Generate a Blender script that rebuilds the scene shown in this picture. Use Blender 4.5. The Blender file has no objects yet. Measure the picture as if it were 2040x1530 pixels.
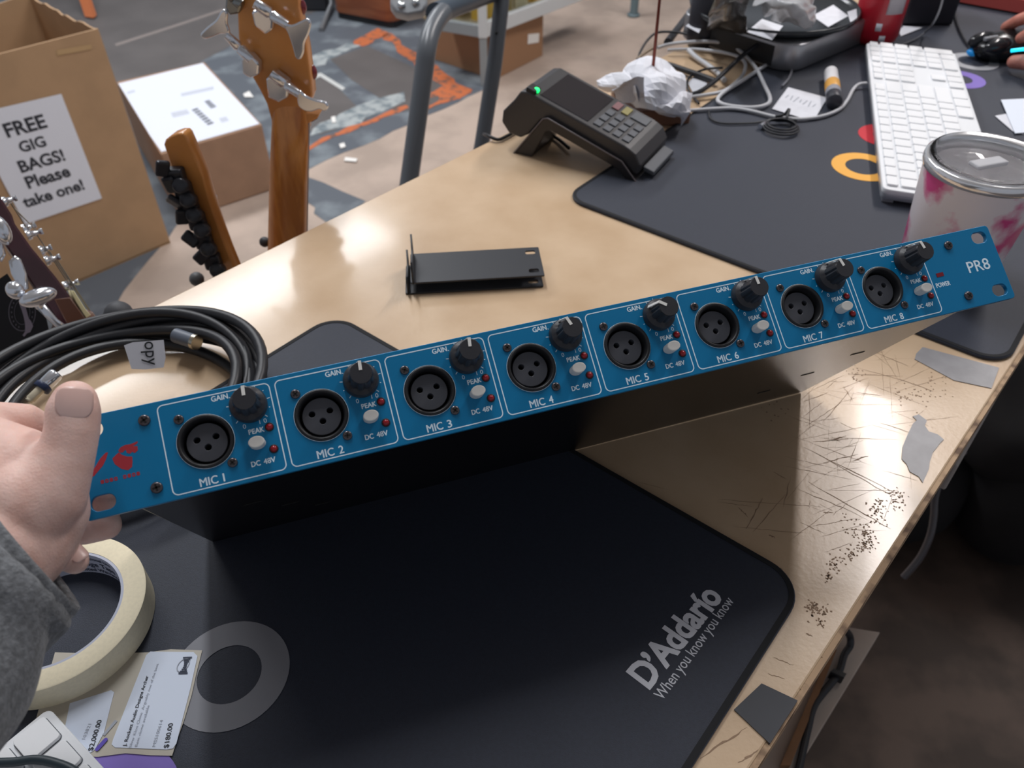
import bpy, bmesh, math, random
from mathutils import Vector as V, Matrix as Mx, Euler
random.seed(7)
PI = math.pi
SC = bpy.context.scene
COL = SC.collection

# ------------------------------------------------------------------ camera
FPX = 1587.94                      # focal length in pixels of the 2040 px wide frame
DESK = 0.860                       # desk top above the floor (m)
CAMZ = DESK + 0.40708
M_WC = Mx(((0.9999820005, -0.0059998929, 0.0),
           (-0.0040150066, -0.6691677648, 0.7431005197),
           (-0.0044585229, -0.7430871442, -0.6691798097)))  # camera (x right, y down, z forward) -> world
CAM0 = V((0, 0, CAMZ))
cam_data = bpy.data.cameras.new('camera')
cam_data.sensor_width = 36.0
cam_data.lens = FPX / 2040.0 * 36.0
cam_data.clip_start = 0.02
cam_data.clip_end = 60
cam_data.dof.use_dof = True
cam_data.dof.focus_distance = 0.43
cam_data.dof.aperture_fstop = cam_data.lens / 2.0
cam = bpy.data.objects.new('camera', cam_data)
COL.objects.link(cam)
_r = M_WC @ Mx(((1, 0, 0), (0, -1, 0), (0, 0, -1)))
cam.matrix_basis = Mx.Translation(CAM0) @ _r.to_4x4()
SC.camera = cam

# ------------------------------------------------------------------ light and exposure
SC.view_settings.view_transform = 'Standard'
SC.view_settings.look = 'None'
SC.view_settings.gamma = 1.0
SC.view_settings.use_curve_mapping = False
SC.view_settings.exposure = 0.0
wd = bpy.data.worlds.new('shop_ambient')
SC.world = wd
wd.use_nodes = True
wd.node_tree.nodes['Background'].inputs[0].default_value = (0.86, 0.90, 1.0, 1)
wd.node_tree.nodes['Background'].inputs[1].default_value = 0.31

def area_light(name, loc, size, sizey, watts, color, rotz=0.0, tilt=(0, 0), spread=180):
    l = bpy.data.lights.new(name, 'AREA')
    l.shape = 'RECTANGLE'; l.size = size; l.size_y = sizey
    l.energy = watts; l.color = color; l.spread = math.radians(spread)
    o = bpy.data.objects.new(name, l); COL.objects.link(o)
    o.location = loc; o.rotation_euler = (tilt[0], tilt[1], rotz)
    return o
DIR = math.radians(48.1)           # the desk's long direction
# rows of ceiling tubes, about 2.1 m above the desk, running along the desk
area_light('ceiling_tube_far', (1.58, 2.30, 2.98), 1.7, 0.16, 41, (1.0, 0.945, 0.925), math.radians(74))
area_light('ceiling_tube_near', (-0.46, 1.62, 2.98), 1.3, 0.12, 30, (0.95, 0.97, 1.0), math.radians(105))
# added uplights at these tubes, brightening the ceiling mirrored in the wood
area_light('added_uplight_far', (1.58, 2.30, 3.00), 1.7, 0.16, 20, (1.0, 0.945, 0.925), math.radians(74), (PI, 0))
area_light('added_uplight_near', (-0.46, 1.62, 3.00), 1.3, 0.12, 3, (0.95, 0.97, 1.0), math.radians(105), (PI, 0))
area_light('ceiling_tube_shop', (-1.6, 3.4, 3.0), 2.4, 0.40, 80, (0.95, 0.97, 1.0), DIR)

# ------------------------------------------------------------------ pixel helpers (frame 2040 x 1530)
def ray(u):
    return M_WC @ V(((u[0] - 1020.0) / FPX, (u[1] - 765.0) / FPX, 1.0))
def at_z(u, z=0.0):
    """point seen at pixel u on the level z metres above the desk top"""
    d = ray(u); return CAM0 + d * ((DESK + z - CAMZ) / d.z)
def at_depth(u, dep):
    return CAM0 + ray(u) * dep
def at_plane(u, p, n):
    d = ray(u); return CAM0 + d * ((p - CAM0).dot(n) / d.dot(n))
FLOOR = -DESK
def at_floor(u):
    return at_z(u, FLOOR)
def above(u, base):
    d = ray(u); s = (base.x * d.x + base.y * d.y) / (d.x * d.x + d.y * d.y)
    p = CAM0 + d * s; return V((base.x, base.y, p.z))

# ------------------------------------------------------------------ materials
def lin(c):
    if isinstance(c, str):
        c = [int(c[i:i + 2], 16) / 255 for i in (0, 2, 4)]
    return tuple((x / 12.92 if x <= 0.04045 else ((x + 0.055) / 1.055) ** 2.4) for x in c) + (1.0,)
MATS = {}
def mat(name, col, rough=0.5, metal=0.0, var=0.0, vscale=40.0, bump=0.0, bscale=200.0, spec=0.5, col2=None, emit=None, estr=0.0, trans=0.0, ior=1.45, sss=0.0, sheen=0.0, coat=0.0, coat_rough=0.15, stretch=None, lo=0.4, hi=0.6, alpha=1.0):
    m = bpy.data.materials.new(name); m.use_nodes = True
    nt = m.node_tree; b = nt.nodes['Principled BSDF']
    b.inputs['Base Color'].default_value = lin(col)
    b.inputs['Roughness'].default_value = rough
    b.inputs['Metallic'].default_value = metal
    b.inputs['Specular IOR Level'].default_value = spec
    b.inputs['Transmission Weight'].default_value = trans
    b.inputs['IOR'].default_value = ior
    b.inputs['Alpha'].default_value = alpha
    if sss: 
        b.inputs['Subsurface Weight'].default_value = sss
        b.inputs['Subsurface Radius'].default_value = (0.006, 0.0025, 0.0015)
        b.inputs['Subsurface Scale'].default_value = 1.0
    if sheen: b.inputs['Sheen Weight'].default_value = sheen
    if coat:
        b.inputs['Coat Weight'].default_value = coat; b.inputs['Coat Roughness'].default_value = coat_rough
    if emit:
        b.inputs['Emission Color'].default_value = lin(emit); b.inputs['Emission Strength'].default_value = estr
    tc = None
    if var or col2 or bump:
        tc = nt.nodes.new('ShaderNodeTexCoord')
        mp = nt.nodes.new('ShaderNodeMapping'); nt.links.new(tc.outputs['Object'], mp.inputs[0])
        if stretch: mp.inputs['Scale'].default_value = stretch
    if var or col2:
        n = nt.nodes.new('ShaderNodeTexNoise'); n.inputs['Scale'].default_value = vscale; n.inputs['Detail'].default_value = 6
        nt.links.new(mp.outputs[0], n.inputs['Vector'])
        r = nt.nodes.new('ShaderNodeMapRange'); r.inputs[1].default_value = lo; r.inputs[2].default_value = hi
        nt.links.new(n.outputs[0], r.inputs[0])
        mx = nt.nodes.new('ShaderNodeMix'); mx.data_type = 'RGBA'
        c1 = lin(col); c2 = lin(col2) if col2 else tuple(x * (1 - var) for x in c1[:3]) + (1,)
        mx.inputs[6].default_value = c1; mx.inputs[7].default_value = c2
        nt.links.new(r.outputs[0], mx.inputs[0]); nt.links.new(mx.outputs[2], b.inputs['Base Color'])
    if bump:
        n2 = nt.nodes.new('ShaderNodeTexNoise'); n2.inputs['Scale'].default_value = bscale; n2.inputs['Detail'].default_value = 4
        nt.links.new(mp.outputs[0], n2.inputs['Vector'])
        bp = nt.nodes.new('ShaderNodeBump'); bp.inputs['Strength'].default_value = bump; bp.inputs['Distance'].default_value = 0.001
        nt.links.new(n2.outputs[0], bp.inputs['Height']); nt.links.new(bp.outputs[0], b.inputs['Normal'])
    MATS[name] = m
    return m

# ------------------------------------------------------------------ object helpers
def link(o, parent=None):
    COL.objects.link(o)
    if parent is not None: o.parent = parent
    return o
def tag(o, label=None, cat=None, group=None, kind=None):
    if label: o['label'] = label
    if cat: o['category'] = cat
    if group: o['group'] = group
    if kind: o['kind'] = kind
    return o
def empty(name, label, cat, loc=(0, 0, 0), group=None, mw=None):
    o = bpy.data.objects.new(name, None); o.empty_display_size = 0.02
    COL.objects.link(o)
    if mw is not None: o.matrix_basis = mw
    else: o.location = loc
    return tag(o, label, cat, group)
def mw_of(o):
    return (mw_of(o.parent) @ o.matrix_basis) if o.parent else o.matrix_basis.copy()
def put(name, me, m, parent=None, world=True, smooth=False):
    """link mesh data as an object; when world, the mesh is in world coordinates and the object's origin moves to its middle"""
    o = bpy.data.objects.new(name, me)
    me.materials.clear(); me.materials.append(m)
    if smooth:
        for p in me.polygons: p.use_smooth = True
    COL.objects.link(o)
    if world:
        c = V((0, 0, 0)); n = max(1, len(me.vertices))
        for v in me.vertices: c += v.co
        c /= n
        me.transform(Mx.Translation(-c))
        if parent is not None:
            o.parent = parent
            o.matrix_basis = mw_of(parent).inverted() @ Mx.Translation(c)
        else:
            o.location = c
    elif parent is not None:
        o.parent = parent
    return o

class MB:
    """collects shapes into one mesh"""
    def __init__(s): s.v = []; s.f = []; s.sm = []
    def add(s, vs, fs, mw=None, smooth=False):
        o = len(s.v)
        s.v += [(mw @ V(p)) if mw is not None else V(p) for p in vs]
        s.f += [[i + o for i in f] for f in fs]; s.sm += [smooth] * len(fs)
        return s
    def box(s, c, d, mw=None):
        x, y, z = d[0] / 2, d[1] / 2, d[2] / 2; c = V(c)
        vs = [c + V((a * x, b * y, e * z)) for e in (-1, 1) for b in (-1, 1) for a in (-1, 1)]
        return s.add(vs, [(0, 2, 3, 1), (4, 5, 7, 6), (0, 1, 5, 4), (2, 6, 7, 3), (0, 4, 6, 2), (1, 3, 7, 5)], mw)
    def lathe(s, prof, n=32, mw=None, smooth=True, mod=None, caps=True):
        vs = []; fs = []
        for k in range(n):
            a = 2 * PI * k / n
            for i, (r, z) in enumerate(prof):
                rr = r * (mod(a, i) if mod else 1); vs.append((rr * math.cos(a), rr * math.sin(a), z))
        m = len(prof)
        for k in range(n):
            k2 = (k + 1) % n
            for i in range(m - 1):
                fs.append((k * m + i, k2 * m + i, k2 * m + i + 1, k * m + i + 1))
        s.add(vs, fs, mw, smooth)
        if caps:
            if prof[0][0] > 1e-6: s.add([vs[k * m] for k in range(n)], [list(range(n))[::-1]], mw)
            if prof[-1][0] > 1e-6: s.add([vs[k * m + m - 1] for k in range(n)], [list(range(n))], mw)
        return s
    def tube(s, pts, r, n=10, smooth=True, mw=None, closed=False):
        pts = [V(p) for p in pts]; L = len(pts)
        rs = r if isinstance(r, (list, tuple)) else [r] * L
        vs = []; fs = []; up = None
        for i, p in enumerate(pts):
            a = pts[(i - 1) % L] if (i or closed) else p; b = pts[(i + 1) % L] if (i < L - 1 or closed) else p
            t = (b - a); t = t.normalized() if t.length > 1e-9 else V((0, 0, 1))
            if up is None:
                up = t.orthogonal().normalized()
            up = (up - t * up.dot(t)); up = up.normalized() if up.length > 1e-6 else t.orthogonal().normalized()
            sd = t.cross(up)
            for k in range(n):
                an = 2 * PI * k / n; vs.append(p + (up * math.cos(an) + sd * math.sin(an)) * rs[i])
        for i in range(L if closed else L - 1):
            j = (i + 1) % L
            for k in range(n):
                fs.append((i * n + k, i * n + (k + 1) % n, j * n + (k + 1) % n, j * n + k))
        s.add(vs, fs, mw, smooth)
        if not closed:
            s.add(vs[:n], [list(range(n))[::-1]], mw); s.add(vs[-n:], [list(range(n))], mw)
        return s
    def prism(s, poly, vec, mw=None):
        """closed polygon of 3D points extruded by vec"""
        n = len(poly); P = [V(p) for p in poly]; vec = V(vec)
        vs = P + [p + vec for p in P]
        fs = [list(range(n))[::-1], list(range(n, 2 * n))] + [(i, (i + 1) % n, n + (i + 1) % n, n + i) for i in range(n)]
        return s.add(vs, fs, mw)
    def ball(s, c, r, n=14, m=8, mw=None):
        c = V(c); r = r if isinstance(r, (tuple, list)) else (r, r, r)
        vs = [(c.x, c.y, c.z - r[2])]
        for j in range(1, m):
            t = PI * j / m - PI / 2
            for k in range(n):
                a = 2 * PI * k / n
                vs.append((c.x + r[0] * math.cos(t) * math.cos(a), c.y + r[1] * math.cos(t) * math.sin(a), c.z + r[2] * math.sin(t)))
        vs.append((c.x, c.y, c.z + r[2]))
        fs = [(0, 1 + (k + 1) % n, 1 + k) for k in range(n)]
        for j in range(m - 2):
            for k in range(n):
                a = 1 + j * n; fs.append((a + k, a + (k + 1) % n, a + n + (k + 1) % n, a + n + k))
        e = len(vs) - 1; a = 1 + (m - 2) * n
        fs += [(a + k, a + (k + 1) % n, e) for k in range(n)]
        return s.add(vs, fs, mw, True)
    def mesh(s, name='m', fix=True):
        me = bpy.data.meshes.new(name)
        me.from_pydata([tuple(p) for p in s.v], [], s.f)
        for p, q in zip(me.polygons, s.sm): p.use_smooth = q
        if fix:
            bm = bmesh.new(); bm.from_mesh(me); bmesh.ops.recalc_face_normals(bm, faces=bm.faces); bm.to_mesh(me); bm.free()
        me.update(); return me
    def build(s, name, m, parent=None, world=True, bevel=0.0, seg=2):
        o = put(name, s.mesh(name), m, parent, world)
        if bevel: add_bevel(o, bevel, seg)
        return o
def add_bevel(o, w, seg=2, ang=35):
    b = o.modifiers.new('edge', 'BEVEL'); b.width = w; b.segments = seg; b.limit_method = 'ANGLE'; b.angle_limit = math.radians(ang)
    return o
def flat_curve(polys, depth, bevel=0.0):
    """2D filled outlines (first ones solid, inner ones holes) -> mesh of the given thickness, z from 0 to depth"""
    cu = bpy.data.curves.new('c', 'CURVE'); cu.dimensions = '2D'; cu.fill_mode = 'BOTH'
    cu.extrude = max(depth / 2 - bevel, 0); cu.bevel_depth = bevel; cu.bevel_resolution = 1; cu.offset = -bevel
    for p in polys:
        sp = cu.splines.new('POLY'); sp.points.add(len(p) - 1); sp.use_cyclic_u = True
        for q, c in zip(sp.points, p): q.co = (c[0], c[1], 0, 1)
    o = bpy.data.objects.new('c', cu); me = bpy.data.meshes.new_from_object(o)
    bpy.data.objects.remove(o); bpy.data.curves.remove(cu)
    me.transform(Mx.Translation((0, 0, depth / 2)))
    return me
def text_mesh(s, size, sx=1.0, bold=0.0, align='LEFT', space=1.0, shear=0.0, depth=0.0, word=1.0):
    cu = bpy.data.curves.new('t', 'FONT'); cu.body = s; cu.size = size; cu.offset = bold * size; cu.space_character = space
    cu.align_x = align; cu.shear = shear; cu.extrude = depth; cu.resolution_u = 3; cu.space_word = word
    cu.fill_mode = 'BOTH' if depth else 'FRONT'
    o = bpy.data.objects.new('t', cu); me = bpy.data.meshes.new_from_object(o)
    bpy.data.objects.remove(o); bpy.data.curves.remove(cu)
    me.transform(Mx.Diagonal((sx, 1, 1, 1)))
    return me
def join(items):
    """[(mesh, matrix)] -> one mesh"""
    bm = bmesh.new()
    for me, mw in items:
        t = me.copy()
        if mw is not None: t.transform(mw)
        bm.from_mesh(t); bpy.data.meshes.remove(t)
    me = bpy.data.meshes.new('j'); bm.to_mesh(me); bm.free(); return me
def rrect(x0, y0, x1, y1, r, n=6):
    out = []
    for cx, cy, a0 in ((x1 - r, y1 - r, 0), (x0 + r, y1 - r, 90), (x0 + r, y0 + r, 180), (x1 - r, y0 + r, 270)):
        for k in range(n + 1):
            a = math.radians(a0 + 90 * k / n); out.append((cx + r * math.cos(a), cy + r * math.sin(a)))
    return out
def circle(x, y, r, n=32, ry=None):
    return [(x + r * math.cos(2 * PI * k / n), y + (ry or r) * math.sin(2 * PI * k / n)) for k in range(n)]
def basis(o, x, y, z):
    return Mx(((x.x, y.x, z.x, o.x), (x.y, y.y, z.y, o.y), (x.z, y.z, z.z, o.z), (0, 0, 0, 1)))
def frame(o, x, up):
    """frame with x along x, z as near as possible to up"""
    x = V(x).normalized(); z = (V(up) - x * x.dot(V(up))).normalized(); return basis(V(o), x, z.cross(x), z)
def smooth_path(P, n=8, closed=False):
    P = [V(p) for p in P]; out = []; L = len(P)
    for i in range(L if closed else L - 1):
        p0 = P[(i - 1) % L] if (i or closed) else P[0]; p1 = P[i]; p2 = P[(i + 1) % L]; p3 = P[(i + 2) % L] if (i + 2 < L or closed) else P[-1]
        for k in range(n):
            t = k / n
            out.append(0.5 * ((2 * p1) + (p2 - p0) * t + (2 * p0 - 5 * p1 + 4 * p2 - p3) * t * t + (3 * p1 - p0 - 3 * p2 + p3) * t ** 3))
    if not closed: out.append(P[-1])
    return out
def dup(o, parent=None):
    c = o.copy(); COL.objects.link(c)
    if parent is not None: c.parent = parent
    for ch in list(o.children): dup(ch, c)
    return c
# ================================================================== the setting
def prob(px, step=None, jit=0.0, z=0.0):
    """outline on the floor from pixels, subdivided and roughened"""
    P = [at_z(u, FLOOR + z) for u in px]; out = []
    for i, p in enumerate(P):
        q = P[(i + 1) % len(P)]; n = max(1, int((q - p).length / step)) if step else 1
        for k in range(n):
            a = p.lerp(q, k / n)
            if jit: a = a + V((random.uniform(-jit, jit), random.uniform(-jit, jit), 0))
            out.append(a)
    return out
concrete = mat('concrete', 'b7a598', 0.6, var=0.22, vscale=5, bump=0.15, bscale=60)
m = MB(); m.box((0, 3.2, -0.05), (9, 11.0, 0.1))
floor = tag(m.build('floor', concrete), kind='structure')
m = MB(); m.box((0, 3.2, 3.55), (9, 11.0, 0.1)); tag(m.build('ceiling', mat('white_ceiling', 'd8d8d6', 0.9)), kind='structure')
shaded_floor = mat('shaded_floor', '53453d', 0.7, var=0.5, vscale=9)
worn = mat('worn_floor_paint', '5a6068', 0.55, col2='838c92', vscale=7, lo=0.5, hi=0.72)
taupe = mat('taupe_floor_paint', '64605f', 0.6, var=0.15, vscale=4)
orange_p = mat('orange_floor_paint', 'bf6a42', 0.6, col2='6a564e', vscale=30, lo=0.50, hi=0.64)
chalk = mat('chalky_scuff', 'a7adae', 0.7, col2='6f7a80', vscale=22, lo=0.42, hi=0.62)
trimn = [0]
def floor_patch(px, m_, z, step=0.08, jit=0.012):
    """painted patches of the floor: part of the floor surface itself"""
    mb = MB(); mb.prism(prob(px, step, jit, 0), (0, 0, z))
    return put('painted_marking', mb.mesh('painted_marking'), m_, floor)
floor_patch([(160, 700), (380, 420), (540, 372), (615, 338), (965, 180), (960, 150), (1000, 90), (700, -60), (-250, -60), (-250, 300), (-100, 640)], worn, 0.0010)
floor_patch([(170, 250), (410, 118), (500, 70), (640, 20), (560, -50), (120, -50), (-60, 100)], taupe, 0.0016, 0.2, 0.01)
floor_patch([(230, 88), (445, 18), (447, 22), (233, 93)], mat('pale_floor_line', '8a817d', 0.7), 0.0022, 0.3, 0.004)
floor_patch([(655, 120), (735, 92), (930, 182), (860, 215), (800, 225), (760, 200)], taupe, 0.0018, 0.2, 0.01)
floor_patch([(620, 160), (640, 148), (715, 215), (735, 240), (640, 268), (615, 262)], taupe, 0.0016, 0.2, 0.008)
floor_patch([(700, 215), (800, 183), (808, 200), (735, 235), (660, 262), (620, 272), (618, 262)], chalk, 0.0026, 0.05, 0.02)
floor_patch([(632, 110), (700, 88), (712, 93), (640, 130), (622, 138)], chalk, 0.0026, 0.05, 0.02)
floor_patch([(622, 152), (640, 146), (690, 176), (684, 181), (640, 153), (624, 160)], mat('white_floor_tape', 'c4c6c4', 0.7), 0.0028, 0.2, 0.004)
# worn orange tape, an L and the near edge
floor_patch([(704, 82), (754, 56), (772, 66), (765, 74), (722, 94), (708, 92)], orange_p, 0.0024, 0.05, 0.012)
floor_patch([(762, 72), (775, 68), (938, 182), (915, 198), (890, 176), (845, 142), (800, 110)], orange_p, 0.0024, 0.05, 0.014)
floor_patch([(842, 192), (905, 166), (935, 183), (915, 195), (845, 222), (843, 217), (880, 200), (876, 193), (843, 201)], orange_p, 0.0025, 0.05, 0.012)
floor_patch([(805, 208), (808, 216), (700, 262), (618, 300), (618, 290), (690, 256)], orange_p, 0.0024, 0.05, 0.014)
# a dark painted strip running towards the counter
floor_patch([(612, 350), (640, 362), (730, 402), (660, 450), (625, 425), (632, 412), (612, 404)], worn, 0.0012, 0.08, 0.008)
# the clerk's side: shade on the floor, painted in as a dark brown sheet
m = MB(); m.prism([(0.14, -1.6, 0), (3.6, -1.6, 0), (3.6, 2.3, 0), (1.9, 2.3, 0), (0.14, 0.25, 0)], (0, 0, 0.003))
put('painted_floor_shade', m.mesh(), shaded_floor, floor)
# floor litter, a few scraps of paper
scrap = mat('white_scrap', 'e8e6e2', 0.8)
def litter(px, name, label):
    mb = MB(); P = [at_floor(u) + V((0, 0, 0.004)) for u in px]; mb.prism(P, (0, 0, 0.002))
    tag(mb.build(name, scrap), label, 'paper scrap')
litter([(688, 316), (712, 319), (710, 325), (686, 323)], 'paper_scrap', 'torn white strip of paper lying on the bare concrete floor')
litter([(485, 190), (497, 184), (506, 196), (488, 196)], 'paper_scrap', 'white paper scrap on the floor beside the orange bass headstock')
litter([(676, 290), (686, 287), (689, 295), (679, 298)], 'paper_scrap', 'round white scrap on the dark painted edge of floor')
litter([(660, 236), (668, 234), (670, 246), (662, 247)], 'paper_scrap', 'small pale scrap on the chalky scuffed floor paint')

# ================================================================== the counter
wood = mat('worn_maple_laminate', 'd2b798', 0.31, col2='bfa180', vscale=16, bump=0.10, bscale=350, stretch=(1, 1, 1), lo=0.35, hi=0.75, coat=0.30, coat_rough=0.10)
U = V((math.cos(DIR), math.sin(DIR), 0)); W_ = V((-U.y, U.x, 0))
ER = at_z((1815, 1035)); EL = at_z((750, 392))
wR = (ER).dot(W_); wL = (EL).dot(W_)
def desk_pt(s, w, z): return U * s + W_ * w + V((0, 0, z))
desk = empty('shop_counter', 'long pale wood shop counter with scratched top and chipped right edge', 'counter', desk_pt(0.4, (wL + wR) / 2, 0))
m = MB(); m.prism([desk_pt(-0.75, wR, DESK), desk_pt(2.1, wR, DESK), desk_pt(2.1, wL, DESK), desk_pt(-0.75, wL, DESK)], (0, 0, -0.019))
top = m.build('counter_top', wood, desk, bevel=0.0012)
edge_m = mat('chipped_plywood_edge', 'b79a7c', 0.75, col2='6a5444', vscale=60, lo=0.48, hi=0.66)
m = MB(); m.prism([desk_pt(-0.75, wR - 0.003, DESK - 0.001), desk_pt(2.1, wR - 0.003, DESK - 0.001), desk_pt(2.1, wR + 0.0004, DESK - 0.001), desk_pt(-0.75, wR + 0.0004, DESK - 0.001)], (0, 0, -0.017))
m.build('edge_band', edge_m, desk)
apron = mat('dark_apron', '3a322d', 0.6, var=0.3, vscale=10)
m = MB()
m.prism([desk_pt(-0.7, wR + 0.05, DESK - 0.02), desk_pt(2.05, wR + 0.05, DESK - 0.02), desk_pt(2.05, wR + 0.07, DESK - 0.02), desk_pt(-0.7, wR + 0.07, DESK - 0.02)], (0, 0, -0.09))
m.build('apron', apron, desk)
for s in (-0.68, 1.98):
    for w in (wR + 0.05, wL - 0.09):
        m = MB(); m.prism([desk_pt(s, w, 0), desk_pt(s + 0.06, w, 0), desk_pt(s + 0.06, w + 0.05, 0), desk_pt(s, w + 0.05, 0)], (0, 0, DESK - 0.02))
        m.build('counter_leg', apron, desk, bevel=0.003)
# lower shelf with a wooden lip, seen below the near edge
shz = -0.33
shelf_m = mat('grey_shelf_laminate', 'b5a89e', 0.6, var=0.2, vscale=8)
SA, SB = at_z((1752, 1258), shz), at_z((1592, 1530), shz)
wS = (SA.dot(W_) + SB.dot(W_)) / 2; s1 = SA.dot(U)
m = MB(); m.prism([desk_pt(-0.66, wS, DESK + shz), desk_pt(s1, wS, DESK + shz), desk_pt(s1 - 0.06, wS + 0.10, DESK + shz), desk_pt(s1 - 0.02, wL - 0.1, DESK + shz), desk_pt(-0.66, wL - 0.1, DESK + shz)], (0, 0, -0.018))
m.build('lower_shelf', shelf_m, desk, bevel=0.001)
m = MB(); P = [at_z(u, shz + 0.003) for u in ((1652, 1300), (1664, 1300), (1572, 1530), (1552, 1530))]
m.prism(P, (0, 0, 0.006)); m.build('shelf_batten', mat('brown_batten', '8a6444', 0.6, var=0.2), desk)
# grey rail standing out under the far half of the top
rz = -0.07
m = MB(); P = [at_z(u, rz) for u in ((2085, 570), (2085, 618), (1908, 930), (1888, 918))]
m.prism(P, (0, 0, -0.03)); m.build('metal_rail', mat('grey_rail', 'aaa39f', 0.5, var=0.1), desk, bevel=0.002)
# scratches and gouges of the top
scr_m = mat('dirt_in_scratches', '957a62', 0.7)
def scratch(m, a, b, w, wob=0.0006, n=10):
    pts = []
    for k in range(n + 1):
        t = k / n; p = a.lerp(b, t) + V((random.uniform(-wob, wob), random.uniform(-wob, wob), 0)); pts.append(p)
    d = (b - a).normalized(); s = V((-d.y, d.x, 0))
    L = []; Rr = []
    for k, p in enumerate(pts):
        h = w * (0.25 + 0.75 * math.sin(PI * k / n)) * random.uniform(0.4, 1.1) / 2
        L.append(p + s * h); Rr.append(p - s * h)
    z = V((0, 0, 0.00012)); o = len(m.v); m.v += [p + z for p in L] + [p + z for p in Rr]; k2 = n + 1
    for k in range(n): m.f.append([o + k, o + k + 1, o + k2 + k + 1, o + k2 + k]); m.sm.append(False)
m = MB()
for a, b, w in (((1600, 745), (1760, 700), 1.0), ((1720, 640), (1790, 760), .8), ((1620, 880), (1690, 875), 1.2), ((1650, 880), (1684, 868), 1.6), ((1600, 890), (1790, 985), 1.0), ((1620, 900), (1780, 990), .7), ((1640, 922), (1710, 905), 1.1), ((1700, 918), (1730, 908), 1.6), ((1610, 960), (1775, 1054), 1.2),
                ((1590, 975), (1700, 1020), .8), ((1485, 1055), (1520, 992), 1.3), ((1500, 1060), (1565, 985), .9), ((1460, 1050), (1600, 1062), .7), ((1560, 1010), (1575, 950), .9), ((1430, 995), (1640, 1010), .6), ((1530, 1120), (1560, 1135), 1.0), ((1612, 740), (1660, 715), .8), ((1600, 800), (1650, 782), .9),
                ((1680, 770), (1700, 800), .8), ((1705, 782), (1755, 788), 1.0), ((1690, 745), (1800, 750), 1.0), ((1740, 700), (1810, 730), .9), ((1790, 755), (1860, 780), 1.2), ((1640, 840), (1700, 770), 1.0), ((1605, 850), (1680, 800), .6), ((1600, 830), (1640, 800), .7), ((1750, 842), (1815, 862), .9),
                ((1528, 1342), (1562, 1352), .8), ((1540, 1310), (1580, 1325), .7), ((1498, 1384), (1528, 1376), 1.4), ((1395, 1510), (1488, 1450), 1.6), ((1470, 1520), (1510, 1495), 1.6), ((1605, 1262), (1618, 1268), 1.6), ((1470, 1010), (1490, 1030), 1.2), ((1530, 1065), (1545, 1072), 1.6), ((1430, 1000), (1500, 1010), .6),
                ((1640, 1020), (1660, 1022), 1.5), ((1660, 1025), (1690, 1000), .6), ((1270, 960), (1330, 975), .5), ((1540, 940), (1568, 955), 1.0), ((1700, 640), (1760, 660), .8), ((1645, 1100), (1700, 1080), .5), ((1610, 1050), (1720, 1030), .5)):
    scratch(m, at_z(a), at_z(b), w * 0.0007, 0.0004)
for k in range(90):
    c = at_z((random.uniform(1590, 1840), random.uniform(690, 1060))); 
    if c.dot(W_) < wR + 0.01: continue
    a = random.choice((0.1, 0.35, 2.6, 1.0)) + random.gauss(0, 0.25); L = random.uniform(0.003, 0.030); d = V((math.cos(a), math.sin(a), 0)) * L
    if (c + d).dot(W_) < wR + 0.005 or (c - d).dot(W_) < wR + 0.005: continue
    scratch(m, c - d, c + d, random.uniform(0.00012, 0.0004), 0.0003)
# dark clusters where the finish has flaked near the edge
def cluster(cu, n, sp, sz):
    for k in range(n):
        c = at_z((cu[0] + random.gauss(0, sp), cu[1] + random.gauss(0, sp)))
        if c.dot(W_) < wR + 0.004: continue
        nn = random.randint(5, 8); a0 = random.uniform(0, 6)
        P = [c + V((math.cos(a0 + 2 * PI * i / nn), math.sin(a0 + 2 * PI * i / nn), 0)) * random.uniform(0.3, 1.0) * sz for i in range(nn)]
        o = len(m.v); m.v += [p + V((0, 0, 0.0001)) for p in P]; m.f.append(list(range(o, o + nn))); m.sm.append(False)
for cu, n, sp in (((1786, 990), 26, 11), ((1745, 1010), 16, 9), ((1750, 1030), 14, 12), ((1725, 1060), 20, 11), ((1716, 1085), 14, 9), ((1692, 1105), 12, 8), ((1730, 1085), 12, 10), ((1660, 1125), 14, 8), ((1648, 1150), 10, 7), ((1618, 1212), 20, 8), ((1640, 1218), 10, 7), ((1633, 1240), 8, 5), ((1705, 745), 12, 9), ((1800, 790), 14, 12), ((1840, 790), 10, 14), ((1870, 760), 14, 16), ((1690, 1045), 8, 12), ((1545, 820), 6, 16)):
    cluster(cu, n * 2, sp, 0.0009)
m.build('scratch_marks', scr_m, desk)
# crumbled edge near the camera
m = MB()
for k in range(46):
    t = random.random(); p = at_z((1500 + 130 * t * (random.random() < .5) + random.uniform(-14, 6), 1500 - 205 * t + random.uniform(-16, 16)))
    w = p.dot(W_); p = p + W_ * (wR - w + random.uniform(0.0, 0.004)); m.ball(p + V((0, 0, -0.001)), random.uniform(0.0004, 0.0011), 6, 4)
m.build('edge_chipping', edge_m, desk)
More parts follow.
